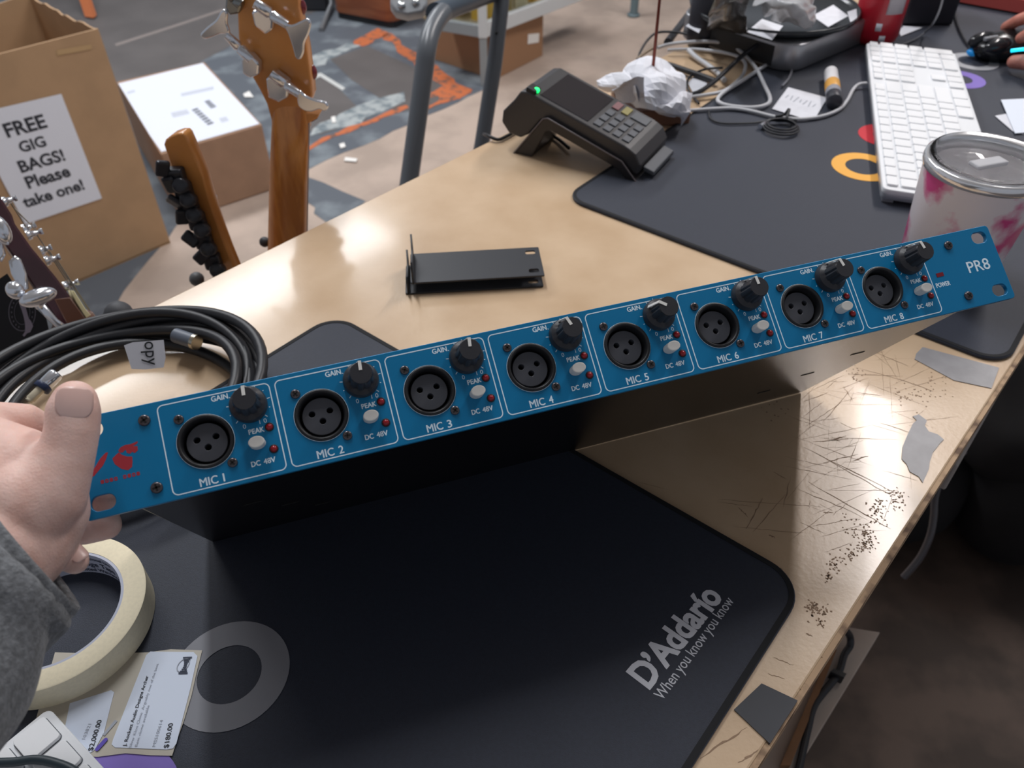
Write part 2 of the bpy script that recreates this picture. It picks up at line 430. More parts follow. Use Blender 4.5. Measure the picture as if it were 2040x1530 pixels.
# tape on the counter
def flat_piece(name, px, m_, z0, th, label, cat, parent=None, z=0.0, bev=0):
    mb = MB(); mb.prism([at_z(u, z + z0) for u in px], (0, 0, th))
    o = mb.build(name, m_, parent)
    return tag(o, label, cat) if label else o
grey_tape = mat('silver_duct_tape', '9a989a', 0.42, var=0.12, vscale=60, bump=0.2, bscale=120)
flat_piece('duct_tape_remnant', [(1846, 838), (1842, 848), (1850, 860), (1868, 866), (1880, 876), (1872, 884), (1866, 892), (1858, 902), (1852, 920), (1850, 935), (1838, 962), (1830, 950), (1812, 940), (1806, 925), (1796, 915), (1798, 890), (1808, 866), (1818, 845), (1826, 838), (1818, 830), (1830, 826)], grey_tape, 0.0002, 0.0004, 'ragged grey duct tape remnant stuck near the counter edge', 'tape')
flat_piece('duct_tape_strip', [(1825, 705), (1838, 692), (1990, 733), (1975, 774), (1900, 758), (1822, 716)], grey_tape, 0.0002, 0.0004, 'grey duct tape strip on the wood beside the far desk mat', 'tape')
black_tape = mat('black_gaffer_tape', '3f4147', 0.6)
tp = empty('gaffer_tape', 'square piece of black tape folded over the counter edge', 'tape', at_z((1522, 1420)))
P = [at_z(u, 0.0004) for u in ((1517, 1362), (1581, 1391), (1526, 1476), (1462, 1414))]
c1 = P[1] + W_ * (wR - P[1].dot(W_) - 0.0012); c2 = P[2] + W_ * (wR - P[2].dot(W_) - 0.0012)
m = MB(); m.prism([P[0], c1, c2, P[3]], (0, 0, 0.0004)); m.build('tape_top', black_tape, tp)
m = MB(); m.prism([c1 + V((0, 0, 0.0004)), c2 + V((0, 0, 0.0004)), c2 - V((0, 0, 0.02)), c1 - V((0, 0, 0.02))], -W_ * 0.0006); m.build('tape_fold', black_tape, tp)

# ================================================================== desk mats
mat_cloth = mat('black_mat_cloth', '252b3a', 0.6, var=0.12, vscale=500, bump=0.25, bscale=1800, sheen=0.12)
mat_edge = mat('mat_edge_stitch', '15161a', 0.8)
def ring(m_, c, ro, ri, z, parent, name):
    me = flat_curve([circle(0, 0, ro, 56), circle(0, 0, ri, 48)], 0.0002)
    me.transform(Mx.Translation(V((c[0], c[1], z)))); return put(name, me, m_, parent)
def desk_mat(corner, ang, wid, lng, r, side, label):
    """corner = far corner outline start; ang = long direction, rounded cloth pad 3 mm thick"""
    u = V((math.cos(ang), math.sin(ang), 0)); v = V((-u.y, u.x, 0))
    e = empty('desk_mat', label, 'desk mat', corner)
    mw = basis(V((corner.x, corner.y, DESK)), u, v, V((0, 0, 1)))
    x0, x1 = (0, lng) if side > 0 else (-lng, 0)
    me = flat_curve([rrect(x0, 0, x1, wid, r, 10)], 0.003, 0.0008); me.transform(mw @ Mx.Translation((0, 0, 0.0002)))
    put('cloth_pad', me, mat_cloth, e)
    me = flat_curve([rrect(x0 + .0006, .0006, x1 - .0006, wid - .0006, r, 10), rrect(x0 + 0.004, 0.004, x1 - 0.004, wid - 0.004, r - 0.004, 10)], 0.0006); me.transform(mw @ Mx.Translation((0, 0, 0.0029)))
    put('stitched_edge', me, mat_edge, e)
    return e
A1 = math.radians(50.4)
u1 = V((math.cos(A1), math.sin(A1), 0)); v1 = V((-u1.y, u1.x, 0))
fe = at_z((1355, 1014), 0.003).dot(u1) * 0.5 + at_z((792, 696), 0.003).dot(u1) * 0.25 + at_z((1530, 1115), 0.003).dot(u1) * 0.25   # far edge
re = at_z((1505, 1330), 0.003).dot(v1)          # right edge
le = at_z((560, 690), 0.003).dot(v1)            # left edge
mat_near = desk_mat(u1 * fe + v1 * re + V((0, 0, DESK)), A1, le - re, 0.78, 0.024, -1, 'black cloth desk mat under the rack unit, with a large white brand name')
A2 = math.radians(50.8)
u2 = V((math.cos(A2), math.sin(A2), 0)); v2 = V((-u2.y, u2.x, 0))
fe2 = (at_z((1360, 483), 0.003).dot(u2) + at_z((1836, 665), 0.003).dot(u2)) / 2
re2 = at_z((2040, 665), 0.003).dot(v2) ; le2 = at_z((1170, 361), 0.003).dot(v2)
mat_far = desk_mat(u2 * fe2 + v2 * re2 + V((0, 0, DESK)), A2, le2 - re2, 0.95, 0.024, 1, 'black cloth desk mat under the white full-size keyboard and tumbler')
white_print = mat('grey_white_print', 'd2d4dc', 0.7)
ring_grey = mat('grey_ring_print', '85868c', 0.7); ring_purple = mat('purple_ring_print', '8470c0', 0.7)
zt = DESK + 0.0033
ring(ring_grey, (-0.1535, 0.2157), 0.0319, 0.0170, zt, mat_near, 'printed_ring')
ring(ring_purple, (-0.1915, 0.1480), 0.0308, 0.0130, zt, mat_near, 'printed_ring')
ring(mat('orange_ring_print', 'f0b050', 0.7), (0.381, 0.796), 0.0330, 0.0185, zt, mat_far, 'printed_ring')
ring(mat('red_ring_print', 'c8303c', 0.7), (0.433, 0.872), 0.0310, 0.0150, zt, mat_far, 'printed_ring')
ring(mat('green_ring_print', '3f9a62', 0.7), (0.538, 0.985), 0.0308, 0.0150, zt, mat_far, 'printed_ring')
ring(ring_purple, (0.588, 1.038), 0.0308, 0.0150, zt, mat_far, 'printed_ring')
ring(mat('pale_grey_ring_print', 'a5a6aa', 0.7), (0.6325, 1.101), 0.0323, 0.0195, zt, mat_far, 'printed_ring')
# brand name on the near mat
p0, p1 = at_z((1291, 1376), 0.0033), at_z((1440, 1190), 0.0033)       # baseline ends of the big word
x = (p1 - p0).normalized(); L = (p1 - p0).length
me = text_mesh('D\u2019Addar\u00edo', 1.0, 0.86, 0.016, space=0.96)
wd_ = max(v.co.x for v in me.vertices); k = L / wd_
mw = basis(p0 + V((0, 0, 0.0001)), x, V((-x.y, x.x, 0)), V((0, 0, 1))) @ Mx.Diagonal((k, k * 0.98, 1, 1))
items = [(me, Mx.Translation(V((dx * 0.0004, dy * 0.0004, (dx + 2 * dy) * 0.00001))) @ mw) for dx, dy in ((-1, 0), (1, 0), (0, 1), (0, -1))]
q0, q1 = at_z((1320, 1396), 0.0033), at_z((1463, 1198), 0.0033); x = (q1 - q0).normalized(); L = (q1 - q0).length
me2 = text_mesh('When you know you know', 1.0, 0.9, 0.004); wd2 = max(v.co.x for v in me2.vertices); k = L / wd2
items.append((me2, basis(q0 + V((0, 0, 0.0001)), x, V((-x.y, x.x, 0)), V((0, 0, 1))) @ Mx.Diagonal((k, k * 1.1, 1, 1))))
put('printed_lettering', join(items), white_print, mat_near)
# ================================================================== the rack microphone preamp
Rp = Mx(((0.94744803, -0.26220639, 0.18327587), (-0.21842435, -0.94878584, -0.22824600), (0.23373711, 0.17621931, -0.95619753)))
Tp = V((-0.17708454, 0.05721054, 0.33033464))
R3 = M_WC @ Rp
PAN = Mx.Translation(CAM0 + M_WC @ Tp) @ R3.to_4x4()
mm = 0.001
S3 = Mx.Diagonal((mm, mm, mm, 1))
dev = empty('microphone_preamp', 'blue one-unit rack microphone preamp held tilted, standing on its rear edge on the black mat', 'audio equipment', mw=PAN)
blue = mat('blue_anodised_panel', '0476a8', 0.36, 0.12, bump=0.05, bscale=3000)
blk_plastic = mat('black_plastic', '1d1e21', 0.45)
blk_shiny = mat('black_gloss_metal', '0c0c0e', 0.22, spec=0.5)
blk_pit = mat('dark_recess', '060607', 0.8)
blk_chassis = mat('black_painted_steel', '141212', 0.26, spec=0.5)
ink = mat('pale_blue_print', 'dceefa', 0.6)
PX0, PIT = 34.54, 50.10
def pput(name, me, m_, parent=dev, mw=None):
    me.transform(S3 @ (mw or Mx.Identity(4)))
    return put(name, me, m_, parent, world=False)
def dloc(o, x, y, z=0, rz=0):
    o.matrix_basis = Mx.Translation(V((x, y, z)) * mm) @ Mx.Rotation(rz, 4, 'Z'); return o
slots = []
for cx in (8.2, 474.4):
    for cy in (6.2, 37.8):
        slots.append(rrect(cx - 4.9, cy - 3.3, cx + 4.9, cy + 3.3, 3.2, 8))
holes = [circle(PX0 + PIT * k + 18.0, 22.0, 11.6, 40) for k in range(8)]
me = flat_curve([rrect(0, 0, 482.6, 44.0, 2.2, 6)] + slots + holes, 2.6, 0.25)
me.transform(Mx.Translation((0, 0, -2.6)))
panel = pput('front_panel', me, blue)
# chassis behind the panel: a steel box leaning 2.5 degrees, with a few slots in its floor
m = MB()
D_, Yb = 173.3, -7.7
xl, xr = 20.97, 448.1
m.add([(xl, 0.6, -2.5), (xr, 0.6, -2.5), (xr, 43.2, -2.5), (xl, 43.2, -2.5), (xl, Yb, -D_), (xr, Yb, -D_), (xr, 35.5, -D_), (xl, 35.5, -D_)],
      [(5, 4, 7, 6), (0, 4, 5, 1), (3, 2, 6, 7), (0, 3, 7, 4), (1, 5, 6, 2)])
me = m.mesh(); ch = pput('chassis', me, blk_chassis); add_bevel(ch, 0.0007, 2)
for sx, sz in ((420, -60), (404, -92), (388, -122), (60, -60), (76, -92), (92, -122)):
    y = 0.6 + (Yb - 0.6) * (-sz - 2.5) / (D_ - 2.5)
    m = MB(); m.box((sx, y, sz), (9, 0.5, 2.2)); pput('chassis_slot', m.mesh(), blk_pit, ch)
# printing
items = []
def ptext(s, x, y, h, wd=None, bold=0.0, align='LEFT', parent=None):
    t = text_mesh(s, 1.0, 1.0, 0.0)
    x0 = min(v.co.x for v in t.vertices); x1 = max(v.co.x for v in t.vertices); yy = max(v.co.y for v in t.vertices); y0 = min(v.co.y for v in t.vertices)
    k = h / yy; kx = (wd / (x1 - x0)) if wd else k
    for dx, dy in (((0, 0),) if not bold else ((-1, 0), (1, 0), (0, 1), (0, -1))):
        items.append((t, Mx.Translation((x + dx * 0.11, y + dy * 0.08, 0.06 + 0.002 * (dx + 2 * dy))) @ Mx.Diagonal((kx, k, 1, 1)) @ Mx.Translation((-x0, 0, 0))))
for k in range(8):
    bx = PX0 + PIT * k
    items.append((flat_curve([rrect(bx + 0.8, 1.65, bx + 48.9, 42.0, 2.6, 8), rrect(bx + 1.3, 2.15, bx + 48.4, 41.5, 2.1, 8)], 0.06), Mx.Translation((0, 0, 0.01))))
    ptext('GAIN', bx + 23.6, 38.6, 2.35, 7.0, 0.006)
    ptext('PEAK', bx + 36.1, 20.5, 2.2, 6.6, 0.004)
    ptext('DC', bx + 34.4, 6.2, 2.3, 3.8, 0.004); ptext('48V', bx + 39.7, 6.2, 2.3, 5.0, 0.004)
    ptext('MIC', bx + 12.3, 2.95, 3.5, 7.4, 0.004); ptext(str(k + 1), bx + 22.0, 2.95, 3.5, None if k == 0 else 2.0, 0.012)
    ptext('0', bx + 34.2, 23.6, 2.0, 1.3); ptext('1 0', bx + 41.4, 24.2, 2.0, 3.2)
    for i in range(11):
        a = math.radians(-45 + 27 * i); c = V((bx + 38.5 + 8.9 * math.cos(a), 33.5 + 8.9 * math.sin(a), 0.04))
        mb = MB(); mb.box((0, 0, 0), (1.3 if i % 2 == 0 else 0.55, 0.34, 0.04)); items.append((mb.mesh(), Mx.Translation(c) @ Mx.Rotation(a, 4, 'Z')))
    items.append((flat_curve([circle(bx + 18, 22, 12.15, 40), circle(bx + 18, 22, 11.85, 40)], 0.05), Mx.Translation((0, 0, 0.01))))
ptext('POWER', 435.9, 15.2, 2.5, 9.0, 0.006)
ptext('PR8', 459.6, 19.2, 6.4, 14.6, 0.006)
pput('printed_lettering', join(items), ink, panel)
# red logo, partly under the thumb
red_ink = mat('red_print', 'a32a36', 0.6)
items = []
def rp(P): items.append((flat_curve([P], 0.06), Mx.Translation((0, 0, 0.01))))
rp([(4.0, 17.6), (6.5, 18.0), (10.5, 21.5), (12.2, 24.0), (13.4, 26.6), (12.6, 26.8), (10.0, 24.8), (7.6, 21.8), (4.6, 19.2)])
rp([(14.6, 23.6), (15.2, 21.0), (17.4, 18.4), (19.8, 17.2), (21.6, 18.2), (22.2, 20.6), (22.4, 22.6), (20.6, 23.0), (18.6, 24.2), (17.6, 25.6), (16.2, 24.8)])
rp([(17.4, 26.4), (18.6, 27.6), (20.6, 28.2), (22.6, 28.0), (25.6, 28.6), (25.4, 27.7), (23.4, 26.9), (25.2, 26.5), (25.0, 24.6), (23.6, 23.8), (22.8, 24.6), (21.8, 24.0), (20.6, 24.6), (20.4, 26.2), (19.0, 25.2), (18.0, 25.4)])
for i in range(9):
    if i == 4: continue
    items.append((flat_curve([rrect(8.6 + i * 1.78, 14.0 + 0.0 * i, 8.6 + i * 1.78 + 1.3, 15.6, 0.35, 3)] + ([rrect(9.0 + i * 1.78, 14.5, 9.5 + i * 1.78, 15.1, 0.1, 2)] if i % 2 else []), 0.06), Mx.Translation((0, 0, 0.01))))
pput('printed_logo', join(items), red_ink, panel)
led_red = mat('red_led', '8c0f1a', 0.12, spec=0.7, emit='a01018', estr=0.03)
mb = MB(); mb.box((440.7, 22.0, 0.05), (4.6, 2.2, 0.3)); pput('power_indicator', mb.mesh(), mat('dim_red_indicator', '7a1a28', 0.35), panel)
# screws
screw_m = mat('black_oxide_screw', '5c585c', 0.25, 0.7)
def screw_mesh(r, h):
    a = MB(); a.lathe([(r, 0), (r, h * 0.55), (r * 0.85, h * 0.95), (r * 0.6, h), (0.0, h)], 20)
    return a.mesh()
def cross_mesh(r, h):
    a = MB(); a.box((0, 0, h), (r * 1.25, r * 0.32, 0.12)); a.box((0, 0, h), (r * 0.32, r * 1.25, 0.12)); return a.mesh()
sm_a = screw_mesh(2.5, 1.3); sm_a.transform(S3); cm_a = cross_mesh(2.5, 1.32); cm_a.transform(S3)
sm_b = screw_mesh(2.15, 1.0); sm_b.transform(S3); cm_b = cross_mesh(2.15, 1.02); cm_b.transform(S3)
def screw(x, y, parent, big, rz):
    o = put('screw', sm_a if big else sm_b, screw_m, parent, world=False); dloc(o, x, y, 0, rz)
    c = put('cross_recess', cm_a if big else cm_b, blk_pit, o, world=False) if parent is dev else None
    return o
for x, y in ((29.8, 36.8), (29.7, 7.0), (452.6, 37.0), (453.0, 6.9)):
    screw(x, y, dev, True, random.uniform(0, 1.5))
# XLR sockets
sock = MB(); sock.lathe([(11.55, -3.0), (11.55, 0.0), (11.9, 0.0), (11.9, 0.55), (11.5, 0.9), (11.0, 1.0), (10.6, 0.9), (10.1, 0.2), (9.85, -1.0), (9.85, -11.0), (0, -11.0)], 44, caps=False)
sock_me = sock.mesh(); sock_me.transform(S3)
ins = flat_curve([circle(0, 0, 8.7, 40), circle(-4.05, 1.9, 1.45, 14), circle(4.05, 1.9, 1.45, 14), circle(0, -2.2, 1.45, 14)], 6.0, 0.25)
ins.transform(S3 @ Mx.Translation((0, 0, -9.2)))
latch = MB(); latch.prism([(-2.6, -9.3, -6), (2.6, -9.3, -6), (2.2, -11.2, 0.98), (-2.2, -11.2, 0.98)], (0, -0.5, 0)); latch_me = latch.mesh(); latch_me.transform(S3)
ins_m = mat('grey_black_insert', '4c4e55', 0.4)
# knob
def kmod(a, i):
    return 1 - 0.10 * max(0, math.cos(9 * a)) ** 2 if i in (4, 5, 6) else 1
kn = MB(); kn.lathe([(8.1, 0.3), (8.15, 2.6), (7.6, 4.2), (6.5, 5.2), (5.9, 6.0), (5.45, 10), (5.15, 14.6), (4.8, 15.2), (0, 15.25)], 72, mod=kmod)
kn_me = kn.mesh(); kn_me.transform(S3)
pt = MB(); pt.box((0, 3.35, 15.3), (1.45, 4.2, 0.4)); pt.prism([(-0.7, 5.0, 15.4), (0.7, 5.0, 15.4), (0.7, 7.0, 5.0), (-0.7, 7.0, 5.0)], (0, 0.5, 0.1))
pt_me = pt.mesh(); pt_me.transform(S3)
knob_m = mat('matte_black_knob', '2e2f34', 0.42, bump=0.05, bscale=2500); white_pl = mat('white_plastic', 'e8e7e2', 0.4)
led_me = MB().lathe([(2.0, 0), (2.0, 0.25), (1.7, 0.3)], 20).mesh(); led_me.transform(S3)
lens_me = MB().ball((0, 0, 0.3), (1.5, 1.5, 1.3), 16, 10).mesh(); lens_me.transform(S3)
btn = flat_curve([circle(0, 0, 3.45, 32, 2.55)], 6.6, 0.45); btn.transform(S3); 
for p in btn.polygons: p.use_smooth = False
KA = [-4, -5, -8, 19, 54, 4, 14, 13]
def kid(name, me, m_, parent, x=0, y=0, z=0, rz=0):
    o = put(name, me, m_, parent, world=False); return dloc(o, x, y, z, rz)
for k in range(8):
    bx = PX0 + PIT * k
    s = kid('xlr_socket', sock_me, blk_plastic, dev, bx + 18.0, 22.0, 0)
    kid('socket_insert', ins, ins_m, s); kid('latch_tab', latch_me, blk_plastic, s)
    screw(bx + 8.9, 33.9, dev, False, random.uniform(0, 1.5)); screw(bx + 27.0, 10.1, dev, False, random.uniform(0, 1.5))
    kb = kid('gain_knob', kn_me, knob_m, dev, bx + 38.5, 33.5, 0, math.radians(KA[k])); kb.modifiers.new('e', 'EDGE_SPLIT').split_angle = math.radians(24); kid('pointer', pt_me, white_pl, kb)
    kid('phantom_button', btn, white_pl, dev, bx + 38.9, 15.6, 0, 0.05)
    for lx, ly in ((45.1, 21.9), (45.0, 11.9)):
        l = kid('indicator_led', led_me, blk_plastic, dev, bx + lx, ly); kid('led_lens', lens_me, led_red, l)
# ================================================================== people
def skin_mat(name, c1, c2, scale=90):
    return mat(name, c1, 0.5, col2=c2, vscale=scale, lo=0.3, hi=0.75, sss=0.18, bump=0.25, bscale=900, spec=0.35)
skin = skin_mat('pale_skin', 'f0cfc4', 'e2b6a8')
nail_m = mat('nail', 'e4bfb6', 0.3, sss=0.1, spec=0.5)
def body_mesh(chains, voxel=0.0011, smooth=14):
    """tapering limbs fused into one continuous surface"""
    mb = MB()
    for ch in chains:
        for i, (p, r) in enumerate(ch):
            mb.ball(p, r, 18, 12)
            if i:
                q, r2 = ch[i - 1]; n = max(2, int((p - q).length / (min(r, r2) * 0.35)))
                for k in range(1, n):
                    t = k / n; mb.ball(q.lerp(p, t), r2 * (1 - t) + r * t, 18, 12)
    me = mb.mesh('b', False)
    o = bpy.data.objects.new('b', me); COL.objects.link(o)
    rm = o.modifiers.new('r', 'REMESH'); rm.mode = 'VOXEL'; rm.voxel_size = voxel
    sm = o.modifiers.new('s', 'SMOOTH'); sm.iterations = smooth; sm.factor = 0.5
    dg = bpy.context.evaluated_depsgraph_get(); dg.update()
    out = bpy.data.meshes.new_from_object(o.evaluated_get(dg))
    bpy.data.objects.remove(o)
    for p in out.polygons: p.use_smooth = True
    return out
def J(x, y, d, r): return (at_depth((x, y), d / 1000.0), r / 1000.0)
hand1 = empty('person', 'person in a grey knit sleeve gripping the blue rack panel with one hand', 'person', at_depth((-20, 1080), 0.305))
thumb = [J(149, 801, 317.0, 8.8), J(146, 822, 316, 10.2), J(144, 858, 315, 10.2), J(134, 900, 314, 10.6), J(112, 945, 313, 13.0), J(84, 985, 312, 16.5), J(40, 1010, 310, 20)]
palm = [J(20, 950, 318, 21), J(72, 985, 320, 19), J(90, 1020, 320, 16.5), J(64, 1060, 319, 18), J(10, 1080, 312, 24), J(-60, 1120, 300, 28)]
palm2 = [J(-60, 940, 316, 24), J(20, 950, 318, 21), J(-40, 1010, 312, 27), J(10, 1080, 312, 24)]
index = [J(-90, 850, 326, 9.5), J(-10, 838, 333, 8.2), J(52, 836, 340, 7.0), J(110, 870, 352, 6.5)]
middle = [J(-20, 960, 330, 10), J(70, 975, 340, 8.5), J(150, 985, 351, 7.6), J(225, 992, 353, 6.8)]
ringf = [J(40, 1040, 325, 10), J(110, 1052, 338, 8.2), J(170, 1052, 349, 7.4), J(212, 1046, 351, 6.6)]
pinky = [J(50, 1075, 318, 10), J(92, 1085, 326, 8), J(128, 1096, 331, 6.6), J(150, 1118, 330, 5.6)]
me = body_mesh([thumb, palm, palm2, index, middle, ringf, pinky])
put('hand', me, skin, hand1, smooth=True)
# nails: shells just over the finger tips
def nail(c, ctr, rad, up, out, w, l, th, parent):
    """a curved plate: c centre on the finger axis, up = towards tip, out = away from the finger, on a cylinder of radius rad"""
    up = up.normalized(); out = (out - up * out.dot(up)).normalized(); sd = up.cross(out)
    vs = []; fs = []; nu, nv = 12, 10
    for i in range(nu + 1):
        for j in range(nv + 1):
            a = (i / nu - 0.5) * 2; b = (j / nv - 0.5) * 2
            ww = w * (math.sqrt(max(0.04, 1 - 0.96 * abs(b) ** 2.6)) if b < 0 else math.sqrt(1 - 0.72 * b ** 4))
            an = a * ww / rad
            sag = -0.10 * l * b * b
            vs.append(c + up * (b * l) + out * (rad * math.cos(an) + sag) + sd * (rad * math.sin(an)))
    for i in range(nu):
        for j in range(nv):
            k = i * (nv + 1) + j; fs.append((k, k + 1, k + nv + 2, k + nv + 1))
    mb = MB(); mb.add(vs, fs, None, True); o = mb.build('fingernail', nail_m, parent)
    s = o.modifiers.new('t', 'SOLIDIFY'); s.thickness = th; s.offset = 0.2
    return o
tipd = thumb[1][0] - thumb[2][0]
nail(at_depth((148, 808), 0.3163), None, 0.0100, tipd, (CAM0 - thumb[1][0]), 0.0071, 0.0064, 0.0004, hand1)
nail(at_depth((151, 1112), 0.330), None, 0.0055, pinky[3][0] - pinky[2][0], (CAM0 - pinky[3][0]) + M_WC @ V((0.25, 0, 0)), 0.0036, 0.0044, 0.0005, hand1)
# sleeve: ribbed knit cuff, open at the hand
knit = mat('grey_knit', '787b7f', 0.9, var=0.35, vscale=420, bump=0.6, bscale=700, sheen=0.3)
path = smooth_path([at_depth((58, 1100), 0.303), at_depth((-2, 1144), 0.297), at_depth((-84, 1230), 0.284), at_depth((-190, 1370), 0.262), at_depth((-330, 1560), 0.236)], 8)
vs = []; fs = []; n = 96; L = len(path)
upv = None
for i, p in enumerate(path):
    a = path[max(0, i - 1)]; b = path[min(L - 1, i + 1)]; tt = (b - a).normalized()
    sd = tt.cross(V((0, 0, 1))).normalized(); uq = sd.cross(tt)
    f_ = i / (L - 1); r = 0.0255 + 0.003 * min(1, f_ * 3) + 0.004 * f_
    for k in range(n):
        an = 2 * PI * k / n
        rr = r * (1 + 0.012 * math.sin(24 * an) * (1 if i < 12 else 0.3) + 0.05 * math.sin(2 * an + 9 * f_) * min(1, f_ * 2) + 0.035 * math.sin(3 * an - 14 * f_) * min(1, f_ * 2))
        vs.append(p + (sd * math.cos(an) + uq * math.sin(an)) * rr)
for i in range(L - 1):
    for k in range(n): fs.append((i * n + k, i * n + (k + 1) % n, (i + 1) * n + (k + 1) % n, (i + 1) * n + k))
mb = MB(); mb.add(vs, fs, None, True)
o = mb.build('sleeve', knit, hand1); s = o.modifiers.new('t', 'SOLIDIFY'); s.thickness = 0.003; s.offset = 1
# the second person, working the mouse at the far right
skin2 = skin_mat('pink_skin', 'cf8d7c', 'b86f60')
hand2 = empty('person', 'person at the far right edge resting a hand on the black mouse', 'person', at_z((2060, 90), 0.03))
def K(x, y, z, r): return (at_z((x, y), z / 1000.0), r / 1000.0)
ind = [K(2120, 30, 62, 11), K(2060, 30, 60, 9.2), K(2030, 40, 50, 8.0), K(2004, 54, 34, 7.2)]
mid = [K(2140, 50, 62, 11), K(2080, 52, 60, 9.2), K(2052, 66, 52, 8.0), K(2034, 76, 40, 7.2)]
thm = [K(2150, 120, 34, 13), K(2080, 128, 28, 11), K(2045, 124, 22, 10), K(2020, 123, 19, 8.6)]
plm = [K(2120, 30, 62, 11), K(2150, 70, 48, 22), K(2150, 110, 38, 18), K(2230, 110, 34, 26)]
put('hand', body_mesh([ind, mid, thm, plm], 0.0018, 8), skin2, hand2, smooth=True)
# ================================================================== things on the counter
MT = 0.0033      # top of a desk mat above the wood
# ---- masking tape roll
tape_m = mat('masking_tape', 'e2d3a6', 0.7, var=0.06, vscale=300, bump=0.1, bscale=1500); core_m = mat('pale_core_card', 'b9bdcc', 0.8)
tape_side = mat('masking_tape_side', 'eadfc2', 0.75, var=0.05, vscale=500)
tc = V((-0.2555, 0.2455, DESK + MT))
roll = empty('masking_tape_roll', 'roll of cream masking tape with printed core, below the gripping hand', 'tape roll', tc)
m = MB(); m.lathe([(0.0378, 0.0), (0.0490, 0.0), (0.0496, 0.0004), (0.0496, 0.0176), (0.0490, 0.018), (0.0378, 0.018), (0.0378, 0.0)], 96, Mx.Translation(tc), True, caps=False)
o = m.build('tape_ring', tape_side, roll); o.modifiers.new('w', 'EDGE_SPLIT').split_angle = math.radians(40)
m = MB(); m.lathe([(0.0362, 0.0), (0.0378, 0.0), (0.0378, 0.0178), (0.0362, 0.0178), (0.0362, 0.0)], 96, Mx.Translation(tc), True, caps=False)
core = m.build('core', core_m, roll); core.modifiers.new('w', 'EDGE_SPLIT').split_angle = math.radians(40)
dark_print = mat('dark_blue_print', '3a4152', 0.7); black_print = mat('black_print', '24262b', 0.7); grey_print = mat('grey_print', 'a2a6b0', 0.7)
def core_text(s, size, z, a0, r):
    me = text_mesh(s, size, 1.0, 0.015); bm = bmesh.new(); bm.from_mesh(me)
    bmesh.ops.subdivide_edges(bm, edges=[e for e in bm.edges if e.calc_length() > 0.0015], cuts=2, use_grid_fill=False)
    for v in bm.verts:
        a = a0 - v.co.x / r; v.co = V((r * math.cos(a), r * math.sin(a), z + v.co.y))
    bm.to_mesh(me); bm.free(); return me
items = [(core_text('Beige Tape', 0.0058, 0.0066, 1.66, 0.0360), Mx.Translation(tc)), (core_text('Limited Warranty', 0.0042, 0.0018, 1.75, 0.0360), Mx.Translation(tc)), (core_text('Professional Use', 0.0038, 0.0126, 1.70, 0.0360), Mx.Translation(tc))]
put('core_print', join(items), dark_print, core)
# ---- price labels on their backing strip
backing = mat('label_backing', 'b9b2a4', 0.45, spec=0.5); label_w = mat('label_white', 'd3dcec', 0.5)
zt = MT + 0.0004
def quad_frame(p00, p10, p01):
    """matrix mapping (0..1, 0..1) to a parallelogram on the desk"""
    x = p10 - p00; y = p01 - p00
    return Mx(((x.x, y.x, 0, p00.x), (x.y, y.y, 0, p00.y), (0, 0, 1, p00.z), (0, 0, 0, 1)))
strip = empty('price_label_strip', 'strip of white price labels reading $180.00 and $2,000.00 beside the tape roll', 'label', at_z((290, 1400), MT))
m = MB(); m.prism([at_z(u, zt) for u in ((296, 1300), (340, 1294), (403, 1296), (392, 1340), (382, 1385), (368, 1432), (356, 1466), (343, 1506), (300, 1505), (250, 1501), (196, 1508), (120, 1507), (60, 1500), (70, 1440), (110, 1300), (200, 1303))], (0, 0, 0.0003))
m.build('label_backing', backing, strip)
lab = flat_curve([[(p.x, p.y) for p in [at_z(u, zt) for u in ((292, 1306), (300, 1299), (386, 1300), (394, 1308), (380, 1372), (352, 1482), (345, 1492), (333, 1494), (230, 1490), (223, 1484), (226, 1474))]]], 0.0002)
lab.transform(Mx.Translation((0, 0, DESK + zt + 0.0004))); put('price_label', lab, label_w, strip)
lab = flat_curve([[(p.x, p.y) for p in [at_z(u, zt) for u in ((140, 1402), (222, 1376), (228, 1380), (208, 1460), (190, 1494), (182, 1500), (120, 1500))]]], 0.0002)
lab.transform(Mx.Translation((0, 0, DESK + zt + 0.0004))); put('price_label', lab, label_w, strip)
items = []; greys = []
def label_text(lst, s, a, b, hpx, bold=0.0, fit=True):
    """text whose baseline runs from pixel a to pixel b on the label"""
    p, q = at_z(a, zt + 0.0008), at_z(b, zt + 0.0008); x = (q - p).normalized(); L = (q - p).length
    t = text_mesh(s, 1.0, 1.0, bold); w = max(v.co.x for v in t.vertices); h = max(v.co.y for v in t.vertices)
    hh = hpx
    lst.append((t, basis(p, x, V((-x.y, x.x, 0)), V((0, 0, 1))) @ Mx.Diagonal((L / w, hh / h, 1, 1))))
label_text(items, 'J. Rockett Audio Designs Archer', (251, 1486), (296, 1346), 0.0017, 0.012)
label_text(items, '$180.00', (335, 1490), (345, 1440), 0.0024, 0.012)
label_text(items, '$2,000.00', (184, 1496), (203, 1434), 0.0024, 0.012)
label_text(greys, 'Silver Klon Clone  Arguably one of the best', (261, 1490), (316, 1322), 0.0013)
label_text(greys, 'Best clone available', (273, 1488), (298, 1405), 0.0013)
label_text(greys, 'MSS100614', (309, 1488), (325, 1434), 0.0016)
label_text(greys, '103821', (168, 1475), (182, 1442), 0.0016)
_sm = MB(); _sm.box((0, 0, 0), (0.0085, 0.0016, 0.0001)); greys.append((_sm.mesh(), Mx.Translation(at_z((219, 1450), zt + 0.0006)) @ Mx.Rotation(math.radians(64), 4, 'Z')))
put('label_print', join(items), black_print, strip); put('faint_label_print', join(greys), grey_print, strip)
